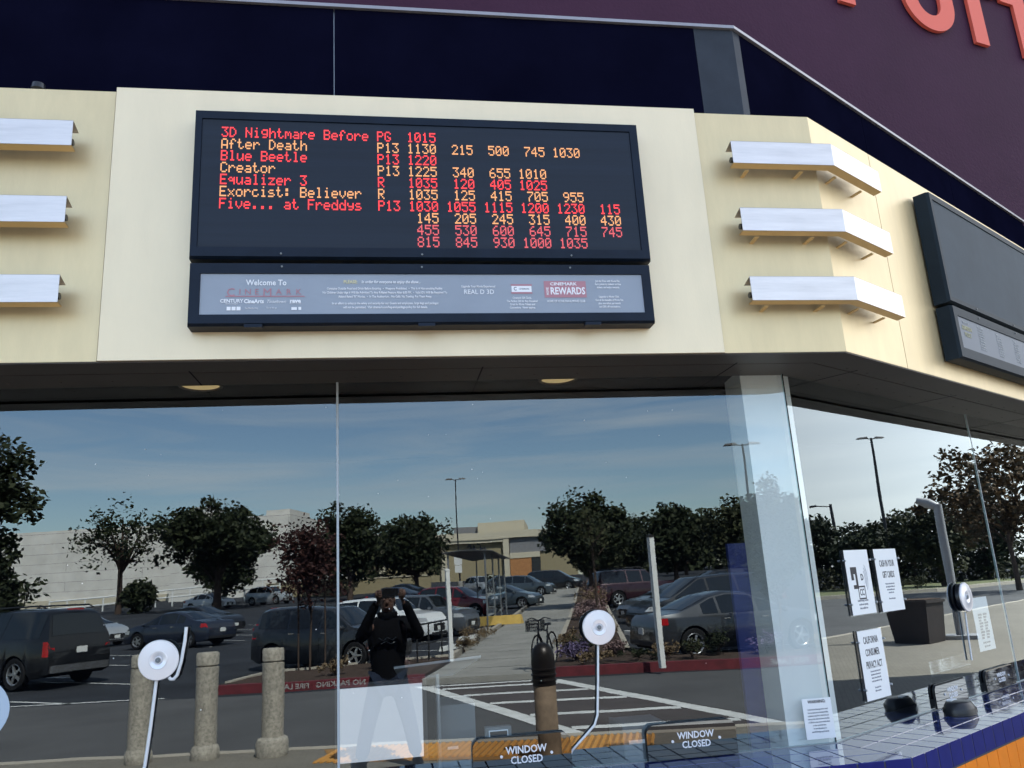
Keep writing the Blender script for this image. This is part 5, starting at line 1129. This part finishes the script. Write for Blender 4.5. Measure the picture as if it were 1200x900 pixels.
# reserved sign on the thin lamp post, utility pole, direction sign
e = empty('hanging_sign', P(-10.5, 86.2, 3.6), D(1, 0), 'small white double sign on the tall thin lamp post', 'sign')
a = MB(); a.box(-.42, .42, -.03, .03, .75, 1.75); a.build('upper_panel', M['post_white'], e); a = MB(); a.box(-.38, .38, -.03, .03, -.1, .7); a.build('lower_panel', M['post_white'], e)
e = empty('utility_pole', Vector((96, 4.6, 0)), 0, 'wooden utility pole with a side lamp in the angled glass', 'utility pole')
a = MB(); a.tube([(0, 0, 0), (0, 0, 8.6)], [.2, .15], 10); a.build('pole', M['pole'], e); a = MB(); a.tube([(0, 0, 8.3), (0, -1.6, 8.5)], .06, 8); a.tube([(0, -1.5, 8.52), (0, -2.3, 8.46)], .12, 8); a.build('lamp_arm', M['pole'], e)

# ================================================================== trees and shrubs
def leaf_mat(n, c, c2):
    m = bpy.data.materials.new(n); m.use_nodes = True; t = m.node_tree; b = t.nodes['Principled BSDF']; b.inputs['Roughness'].default_value = .65; b.inputs['Specular IOR Level'].default_value = .15
    g_ = t.nodes.new('ShaderNodeNewGeometry'); r = t.nodes.new('ShaderNodeValToRGB'); r.color_ramp.elements[0].color = (*c, 1); r.color_ramp.elements[1].color = (*c2, 1)
    t.links.new(g_.outputs['Random Per Island'], r.inputs[0]); t.links.new(r.outputs[0], b.inputs['Base Color']); return m
M['bark'] = mat('grey_brown_bark', (0.07, 0.05, 0.04), 0.95, spec=.1, var=.3, vscale=8)
LEAF = {'oak': leaf_mat('dark_oak_leaves', (0.010, 0.016, 0.009), (0.038, 0.045, 0.020)), 'olive': leaf_mat('olive_leaves', (0.016, 0.022, 0.011), (0.060, 0.062, 0.028)),
        'purple': leaf_mat('purple_leaves', (0.016, 0.009, 0.010), (0.085, 0.036, 0.030)), 'autumn': leaf_mat('russet_green_leaves', (0.020, 0.019, 0.010), (0.12, 0.072, 0.034)),
        'dry': leaf_mat('dry_shrub_leaves', (0.11, 0.075, 0.045), (0.26, 0.19, 0.11)), 'pink': leaf_mat('pinkish_twigs', (0.14, 0.085, 0.085), (0.30, 0.21, 0.20)), 'lavender': leaf_mat('lavender_flowers', (0.05, 0.04, 0.08), (0.22, 0.17, 0.30))}
def crown(rg, n_cl, per, rx, rz, cz, leaf, clump, hollow=.35, droop=0.0, flat=.75):
    """leaf faces scattered through uneven clumps that fill an ellipsoid"""
    mb = MB(); ctrs = []
    for i in range(n_cl):
        g_ = rg.uniform(0, 2 * math.pi); cphi = rg.uniform(-1, 1); r = rg.uniform(hollow, 1.0) ** .6 * rg.uniform(.68, 1.16)
        s_ = math.sqrt(1 - cphi * cphi); c = Vector((rx * r * s_ * math.cos(g_), rx * r * s_ * math.sin(g_), cz + rz * r * cphi)); ctrs.append(c)
        cr_ = clump * rg.uniform(.4, 1.35); k = int(per * 1.25 * rg.uniform(.35, 1.5) * (cr_ / clump) ** .8)
        for j in range(k):
            d = Vector((rg.gauss(0, 1), rg.gauss(0, 1), rg.gauss(0, 1) * flat)); d = d.normalized() * cr_ * rg.random() ** .45
            p = c + d; a_ = Vector((rg.uniform(-1, 1), rg.uniform(-1, 1), rg.uniform(-.6, .6))).normalized(); b_ = a_.cross(Vector((rg.uniform(-1, 1), rg.uniform(-1, 1), rg.uniform(-1, 1)))).normalized()
            l_ = leaf * rg.uniform(.6, 1.35); w_ = l_ * rg.uniform(.4, .7)
            mb.add([p - a_ * l_, p + b_ * w_, p + a_ * l_, p - b_ * w_], [(0, 1, 2, 3)])
    return mb, ctrs
TREES = 'trees in and around the car park'
def tree(name, pos, lab, h, w_, zc, leafm, seed, n_cl=60, per=70, leaf=.16, clump=.9, tr=.2, limbs=9, hollow=.35, group=TREES, cat='tree', lean=0):
    rg = random.Random(seed); e = empty(name, pos, rg.uniform(0, 6), lab, cat, group)
    rz = (h - zc) / 2; cz = zc + rz; mb, ct_ = crown(rg, n_cl, per, w_ / 2 - clump * .5, rz - clump * .45, cz, leaf, clump, hollow)
    mb.build('crown', LEAF[leafm], e)
    a = MB(); zf = zc + rz * .5; a.tube([(0, 0, -.3), (lean * .3, 0, zc * .5), (lean * .6, .05, zc), (lean, 0, zf), (lean, .1, h - rz * .5)], [tr * 1.25, tr, tr * .85, tr * .55, tr * .15], 9)
    for c in rg.sample(ct_, min(limbs, len(ct_))):
        z0 = zc + rg.uniform(-.05, .5) * rz; s_ = Vector((lean * .6, 0, z0)); m_ = s_.lerp(c, .5) + Vector((rg.uniform(-.2, .2), rg.uniform(-.2, .2), rz * .10)); a.tube([s_, m_, c], [tr * .42, tr * .26, tr * .07], 6)
    a.build('trunk', M['bark'], e, 60); return e
def pt_(u, v, dz=0.0): return P(u, v, gz(v) + dz)
tree('broadleaf_tree', pt_(-29.5, 35.0), 'tall dark broadleaf tree at the far left edge of the reflection', 12.4, 8.2, 2.6, 'oak', 1, 110, 75, .19, .95, .3)
tree('evergreen_shrub', pt_(-27.0, 33.0), 'dense dark evergreen below the tall tree at the far left', 4.6, 5.6, .4, 'oak', 2, 60, 80, .15, .8, .15, cat='shrub')
tree('sparse_tree', pt_(-41.5, 72), 'thin half bare tree in front of the white department store', 10.8, 11.0, 3.6, 'oak', 3, 70, 26, .20, 1.15, .26, 34, .2)
tree('broadleaf_tree', pt_(-29.6, 67), 'dense round dark tree left of the staked purple-leaved tree', 9.6, 12.4, 2.2, 'oak', 4, 120, 80, .23, 1.25, .32)
e = tree('young_tree', pt_(-5.42, 16.05), 'young purple-leaved tree with stakes beside the boxy charcoal hatchback', 3.85, 1.75, 1.30, 'purple', 5, 75, 60, .055, .36, .026, 12, .1)
for i, dx in enumerate((-.42, .40)):
    a = MB(); a.tube([(dx, .05, -.2), (dx, .05, 2.1)], .022, 8); a.build('stake', M['bark'], e, 60)
tree('broadleaf_tree', pt_(-18.6, 70), 'dark tree right of the window seam, left of the photographer', 9.0, 6.4, 1.0, 'oak', 6, 80, 75, .21, 1.0, .25)
tree('broadleaf_tree', pt_(-13.6, 77), 'broad dark tree left of the tall thin lamp post', 8.3, 8.2, .9, 'oak', 7, 90, 75, .22, 1.1, .25)
tree('broadleaf_tree', pt_(-24, 84), 'lower tree between the dense round tree and the window seam', 7.4, 7.5, .8, 'oak', 21, 70, 70, .24, 1.1, .25)
tree('broadleaf_tree', pt_(2.45, 38.5), 'broad dark tree overhanging the right side of the footpath', 6.0, 5.6, 1.75, 'oak', 8, 100, 75, .13, .72, .14, 12)
tree('slender_tree', pt_(2.2, 28), 'slender bare-stemmed tree in the strip right of the footpath', 4.6, 2.2, 2.4, 'olive', 9, 26, 22, .08, .42, .05, 14, .1)
tree('broadleaf_tree', pt_(6.0, 72), 'dark tree in the middle distance behind the minivan', 6.6, 6.2, .7, 'oak', 10, 70, 75, .21, 1.0, .25)
tree('broadleaf_tree', pt_(11.2, 70), 'second dark tree in the middle distance left of the corner pier', 6.9, 6.6, .6, 'oak', 11, 80, 75, .21, 1.0, .25)
tree('broadleaf_tree', pt_(14.0, 53), 'dark tree touching the corner pier in the reflection', 6.0, 6.6, 1.0, 'olive', 12, 80, 75, .17, .9, .22)
tree('broadleaf_tree', pt_(18.5, 66), 'round tree hidden partly behind the corner pier', 7.5, 8.0, 1.2, 'oak', 13, 80, 75, .21, 1.0, .25)
tree('columnar_tree', pt_(8.15, 24), 'tall narrow dark tree by the left edge of the corner pier', 4.9, 1.9, .8, 'oak', 14, 60, 60, .08, .42, .07, 10)
tree('young_tree', pt_(5.55, 14.3), 'young leafy tree before the charcoal sedan, by the blue panel', 2.5, .95, .95, 'oak', 15, 40, 36, .045, .22, .03, 9, .1)
for i, (x, y, h, w_, lf, lab) in enumerate(((66, 1.2, 6.0, 6.0, 'oak', 'dark tree just right of the corner pier in the angled glass'), (79, 7.0, 5.7, 4.4, 'oak', 'small round tree between pier and tall lamp in the angled glass'), (69.3, 8.6, 5.9, 6.4, 'olive', 'tree below the tall double lamp in the angled glass'),
                                         (60.5, 9.4, 5.8, 5.2, 'olive', 'olive tree behind the grey column lamp in the angled glass'), (48.6, 11.2, 8.6, 9.8, 'autumn', 'large russet-tinged tree at the far right edge'), (62, 4.6, 4.6, 5.4, 'oak', 'low dark tree behind the two upper notices'), (72, 14.5, 6.0, 6.5, 'oak', 'dark tree behind the large russet tree'))):
    tree('broadleaf_tree', (x, y, -.05), lab, h, w_, 1.0 if i < 4 else (2.3 if i == 4 else .4), lf, 30 + i, 85, 72, .17 if i != 4 else .16, .85, .17, 12)
for i, (u, v, h, w_, zc, lf, lab) in enumerate(((-17.0, 92, 8.8, 8.0, .8, 'oak', 'dark tree behind the gap between photographer and tall thin lamp post'), (-22.0, 96, 9.0, 8.5, .8, 'oak', 'dark tree right behind the window seam'), (-34.5, 80, 6.4, 7.0, .6, 'oak', 'low dark tree filling the space under the dense round tree'),
                                (3.6, 52, 4.6, 4.6, .5, 'olive', 'low dark tree behind the wine suv'), (8.4, 84, 7.2, 8.0, .7, 'oak', 'far dark tree between the two middle-distance trees'), (14.8, 88, 7.6, 8.0, .7, 'oak', 'far dark tree left of the tall double-headed lamp post'),
                                (12.0, 38, 4.6, 4.8, .5, 'oak', 'bushy dark tree over the black sedan in the right rows'), (-38.6, 70, 2.7, 2.8, .2, 'oak', 'low dark bush by the trunk of the half bare tree'))):
    tree('broadleaf_tree' if h > 4 else 'evergreen_shrub', pt_(u, v), lab, h, w_, zc, lf, 120 + i, 70, 70, .22 if v > 60 else .14, .95 if v > 60 else .6, .2, 8, cat='tree' if h > 4 else 'shrub')
SHRUBS = 'shrubs in the planting beds'
def shrub(pos, lab, h, w_, leafm, seed, n=14, per=60, leaf=.03):
    tree('shrub', pos, lab, h, w_, .04, leafm, seed, n, per, leaf, min(h, w_) * .30, .02, 6, .1, SHRUBS, 'shrub')
shrub(pt_(-1.95, 22.6), 'dry straw-coloured shrub left of the footpath', .55, 1.5, 'dry', 50)
shrub(pt_(4.15, 14.2), 'round dark shrub at the wheel of the charcoal sedan', .62, .95, 'oak', 51); shrub(pt_(5.1, 14.0), 'lavender-coloured shrub before the charcoal sedan', .6, .9, 'lavender', 52)
shrub(pt_(1.05, 14.6), 'low lavender shrub beside the bicycle', .5, .9, 'lavender', 53); shrub(pt_(1.5, 13.9), 'low dry shrub behind the red kerb near the bicycle', .35, .9, 'dry', 54); shrub(pt_(2.4, 13.8), 'low dark ground shrub right of the intercom cable', .3, 1.1, 'oak', 55)
shrub(pt_(1.35, 16.4), 'blue-green shrub in the strip behind the bicycle', .55, .9, 'olive', 56); shrub(pt_(-3.4, 15.1), 'small dark shrub in the bed behind the photographer', .8, .8, 'purple', 57)
for i in range(7):
    v = 19.5 + i * 4.6; shrub(pt_(1.55 + .034 * (v - 13), v), ('nearest', 'second', 'third', 'fourth', 'fifth', 'sixth', 'farthest')[i] + ' pinkish twiggy shrub in the strip right of the footpath', (.55, .9, 1.1, 1.35, 1.4, 1.5, 1.5)[i], 1.5, 'pink' if i % 3 else 'dry', 60 + i, 18, 70, .045)
for i, (x, y) in enumerate(((58, 4.6), (60.5, 9.5), (55.5, 7.0), (64, 14.2))): shrub((x, y, 0), ('low', 'small', 'rounded', 'distant')[i] + ' green shrub in the far bed seen in the angled glass', .9, 2.6, 'olive', 80 + i, 14, 60, .07)
for i, (u, v, lf, lab) in enumerate(((.95, 18.2, 'dry', 'straw-coloured tuft at the edge of the footpath behind the bicycle'), (2.0, 15.6, 'pink', 'pinkish tuft in the bed behind the intercom disc'), (2.9, 13.9, 'dry', 'straw-coloured tuft beside the taller white post'), (3.5, 13.7, 'olive', 'olive tuft behind the red kerb before the charcoal sedan'),
                                (6.2, 13.8, 'dry', 'straw-coloured tuft at the front wheel of the charcoal sedan'), (-3.0, 14.2, 'pink', 'pinkish tuft in the bed by the handrail'), (-4.3, 14.4, 'dry', 'straw-coloured tuft in the bed behind the seam'), (-2.0, 19.2, 'dry', 'straw-coloured tuft at the upper end of the handrail'), (2.0, 20.5, 'dry', 'straw-coloured tuft near the slender bare-stemmed tree'))):
    shrub(pt_(u, v), lab, .42, .85, lf, 90 + i, 12, 60, .03)
# far belt of trees along the horizon, too far off to tell apart
rg = random.Random(77); a = MB()
for i in range(210):
    u = rg.uniform(6, 78); v = 112 + rg.uniform(-5, 5) - .25 * (u - 6); h = rg.uniform(3.2, 7.2) * (.8 + .35 * math.sin(u * .7))
    for j in range(95):
        d = Vector((rg.gauss(0, 1.1), rg.gauss(0, 1.1), 0)); c = pt_(u, v, rg.random() ** .8 * h) + d
        q = Vector((rg.uniform(-1, 1), rg.uniform(-1, 1), rg.uniform(-1, 1))).normalized(); r = q.cross(Vector((.3, .7, .2))).normalized(); k = rg.uniform(.2, .5)
        a.add([c - q * k, c + r * k * .6, c + q * k, c - r * k * .6], [(0, 1, 2, 3)])
o = a.build('far_trees', LEAF['oak']); tag(o, 'dark belt of far trees on the horizon behind the right rows', 'trees', kind='stuff')
# clipped hedge behind the far bed
e = empty('hedge', (70, 9, 0), R(52), 'long dark hedge behind the far bed in the angled glass', 'hedge'); rg = random.Random(9); a = MB()
for i in range(5200):
    p = Vector((rg.uniform(-16, 16), rg.uniform(-.8, .8), rg.uniform(0, 1.5))); q = Vector((rg.uniform(-1, 1), rg.uniform(-1, 1), rg.uniform(-1, 1))).normalized(); r = q.cross(Vector((.3, .7, .2))).normalized(); a.add([p - q * .2, p + r * .12, p + q * .2, p - r * .12], [(0, 1, 2, 3)])
a.build('foliage', LEAF['olive'], e)

# ================================================================== the photographer
M['skin'] = mat('warm_skin', (0.12, 0.066, 0.05), 0.6); M['hoodie'] = mat('black_hoodie_cloth', (0.005, 0.005, 0.006), 0.9, spec=.05, bump=.3, bscale=25); M['jeans'] = mat('dark_blue_denim', (0.016, 0.022, 0.040), 0.9, spec=.1, var=.25, vscale=12)
M['hair'] = mat('black_hair', (0.008, 0.007, 0.007), 0.5); M['boot'] = mat('black_boots', (0.010, 0.010, 0.010), 0.5); M['phone'] = mat('black_phone', (0.012, 0.012, 0.014), 0.2)
def skin_mesh(joints, edges, name, m, parent, extra=None, sub=2):
    """one smooth surface grown along a jointed skeleton; joints: name -> (x, y, z, radius)"""
    names = list(joints); me = bpy.data.meshes.new(name); me.from_pydata([joints[n][:3] for n in names], [(names.index(a), names.index(b)) for a, b in edges], [])
    o = bpy.data.objects.new(name, me); COL.objects.link(o); mo = o.modifiers.new('skin', 'SKIN'); mo.use_smooth_shade = True
    for i, n in enumerate(names): r = joints[n][3]; me.skin_vertices[0].data[i].radius = (r, r) if not isinstance(r, tuple) else r
    me.skin_vertices[0].data[0].use_root = True
    s_ = o.modifiers.new('sub', 'SUBSURF'); s_.levels = sub; s_.render_levels = sub
    dg = bpy.context.evaluated_depsgraph_get(); nm = bpy.data.meshes.new_from_object(o.evaluated_get(dg)); bpy.data.objects.remove(o)
    if extra is not None:
        bm = bmesh.new(); bm.from_mesh(nm); m2 = bpy.data.meshes.new('x'); m2.from_pydata(extra.v, [], extra.f); bm.from_mesh(m2); bmesh.ops.recalc_face_normals(bm, faces=bm.faces); bm.to_mesh(nm); bm.free()
    nm.materials.clear(); nm.materials.append(m); nm.shade_smooth(); o = bpy.data.objects.new(name, nm); COL.objects.link(o); o.parent = parent; return o
PX, PY = -.03, -4.74
man = empty('person', (PX, PY, 0), 0, 'person in black hoodie and jeans, legs apart, raising a phone to photograph the booth', 'person')
J = {'pelvis': (0, 0, .93, .13), 'waist': (0, .01, 1.08, (.11, .09)), 'chest': (0, .01, 1.28, (.12, .09)), 'neckb': (0, .02, 1.47, .065), 'neck': (0, .04, 1.56, .052),
     'shL': (-.165, .03, 1.42, .05), 'shR': (.165, .03, 1.42, .05), 'elL': (-.28, .26, 1.31, .042), 'elR': (.33, .25, 1.30, .042), 'wrL': (-.075, .475, 1.69, .016), 'wrR': (.145, .475, 1.69, .016),
     'hipL': (-.10, 0, .87, .09), 'hipR': (.10, 0, .87, .09), 'knL': (-.21, .03, .48, .06), 'knR': (.20, .03, .48, .06), 'anL': (-.29, 0, .09, .042), 'anR': (.28, 0, .09, .042)}
E_ = [('pelvis', 'waist'), ('waist', 'chest'), ('chest', 'neckb'), ('neckb', 'neck'), ('chest', 'shL'), ('chest', 'shR'), ('shL', 'elL'), ('elL', 'wrL'), ('shR', 'elR'), ('elR', 'wrR'), ('pelvis', 'hipL'), ('hipL', 'knL'), ('knL', 'anL'), ('pelvis', 'hipR'), ('hipR', 'knR'), ('knR', 'anR')]
ex = MB()
HX = Matrix.Translation((0, .06, 1.665)) @ Matrix.Rotation(R(-6), 4, 'X')
prof = [(.001, -.125), (.040, -.120), (.058, -.10), (.068, -.06), (.074, -.02), (.078, .02), (.078, .06), (.068, .095), (.045, .118), (.001, .126)]
ex.lathe(prof, 20, 0, HX @ Matrix.Diagonal((1, 1.22, 1, 1)))
ex.add([HX @ Vector(p) for p in ((-.011, .088, .02), (.011, .088, .02), (.017, .090, -.022), (-.017, .090, -.022), (0, .118, -.018))], [(0, 1, 4), (1, 2, 4), (2, 3, 4), (3, 0, 4)])
for sg in (-1, 1):
    ex.lathe([(.001, -.011), (.012, -.008), (.014, 0), (.012, .008), (.001, .011)], 10, 0, HX @ Matrix.Translation((sg * .030, .083, .022)))
    ex.lathe([(.001, -.03), (.014, -.022), (.018, 0), (.013, .026), (.001, .032)], 10, 0, HX @ Matrix.Translation((sg * .080, -.005, .0)) @ Matrix.Diagonal((.5, 1, 1, 1)))
ex.tube([HX @ Vector(p) for p in ((-.022, .086, -.060), (0, .093, -.062), (.022, .086, -.060))], [.004, .007, .004], 8)
# hands closed on the two ends of the phone: palm plus five fingers each
for sg, hx in ((-1, -.075), (1, .145)):
    wv = Vector((hx, .475, 1.69)); pc = Vector((hx + sg * .012, .515, 1.735)); ex.tube([wv, wv.lerp(pc, .5), pc, pc + Vector((0, .01, .03))], [.027, .034, .036, .026], 12)
    for k in range(4):
        b_ = pc + Vector((sg * .004, .012 - .002 * k, .030 - k * .018)); L1 = (.030, .034, .032, .026)[k]
        ex.tube([b_, b_ + Vector((-sg * .006, L1 * .9, .004)), b_ + Vector((-sg * .022, L1 * 1.05, .003)), b_ + Vector((-sg * .040, L1 * .92, .0))], [.0095, .009, .0085, .0065], 8)
    b_ = pc + Vector((-sg * .012, -.004, -.012)); ex.tube([b_, b_ + Vector((-sg * .020, -.006, -.004)), b_ + Vector((-sg * .042, .002, .004))], [.012, .0105, .008], 8)
skin_mesh(J, E_, 'body', M['skin'], man, ex)
T_ = {'waist': (0, 0, 1.00, (.185, .15)), 'hem': (0, 0, .74, (.235, .17)), 'chest': (0, .01, 1.28, (.205, .165)), 'top': (0, .02, 1.46, (.135, .115)), 'shL': (-.18, .03, 1.425, .096), 'shR': (.18, .03, 1.425, .096), 'elL': (-.29, .26, 1.30, .062), 'elR': (.34, .25, 1.29, .062), 'cfL': (-.105, .445, 1.655, .046), 'cfR': (.175, .445, 1.655, .046)}
skin_mesh(T_, [('waist', 'hem'), ('waist', 'chest'), ('chest', 'top'), ('chest', 'shL'), ('chest', 'shR'), ('shL', 'elL'), ('elL', 'cfL'), ('shR', 'elR'), ('elR', 'cfR')], 'hoodie', M['hoodie'], man)
a = MB(); a.lathe([(.082, 1.47), (.10, 1.50), (.112, 1.53), (.10, 1.55), (.085, 1.53)], 24, 0, Matrix.Translation((0, .01, 0)), True); a.build('hood', M['hoodie'], man, 80)
a = MB()
for i, s in enumerate(('MMXX', 'LOCAL')): pass
a.tube([(-.09, .165, 1.30), (-.05, .170, 1.27), (0, .172, 1.30), (.05, .170, 1.27), (.09, .165, 1.30)], .006, 6); a.tube([(-.07, .168, 1.24), (-.02, .172, 1.26), (.03, .172, 1.235), (.08, .167, 1.25)], .006, 6); a.build('chest_print', M['grey_plastic'], man)
skin_mesh({'pel': (0, 0, .90, .15), 'hipL': (-.105, 0, .84, .112), 'hipR': (.105, 0, .84, .112), 'knL': (-.212, .03, .47, .085), 'knR': (.203, .03, .47, .085), 'anL': (-.29, 0, .09, .072), 'anR': (.28, 0, .09, .072)}, [('pel', 'hipL'), ('hipL', 'knL'), ('knL', 'anL'), ('pel', 'hipR'), ('hipR', 'knR'), ('knR', 'anR')], 'jeans', M['jeans'], man)
for sg, x in ((-1, -.29), (1, .28)):
    a = MB(); a.tube([(x, -.09, .045), (x, -.02, .055), (x + sg * .01, .09, .05), (x + sg * .02, .17, .035)], [.045, .055, .05, .03], 14); a.box(x - .05, x + .055, -.13, .19, 0, .022); a.build('boot', M['boot'], man, 60)
a = MB(); a.lathe([(.081, .03), (.086, .06), (.078, .10), (.052, .128), (.001, .138)], 22, 0, HX @ Matrix.Translation((0, -.006, 0)) @ Matrix.Diagonal((1.05, 1.25, 1, 1))); a.lathe([(.083, -.06), (.088, 0), (.084, .03)], 22, 0, HX @ Matrix.Translation((0, -.035, 0)) @ Matrix.Diagonal((1.03, .95, 1, 1)))
a.build('hair', M['hair'], man, 80)
ph = empty('smartphone', (.035 + PX + .0, -4.211, 1.745), 0, 'black smartphone held level in both raised hands', 'phone')
a = MB(); a.box(-.078, .078, -.004, .004, -.038, .038); a.build('casing', M['phone'], ph)
a = MB(); a.box(-.074, .074, -.0052, -.0045, -.034, .034); a.build('display', M['car_glass'], ph)
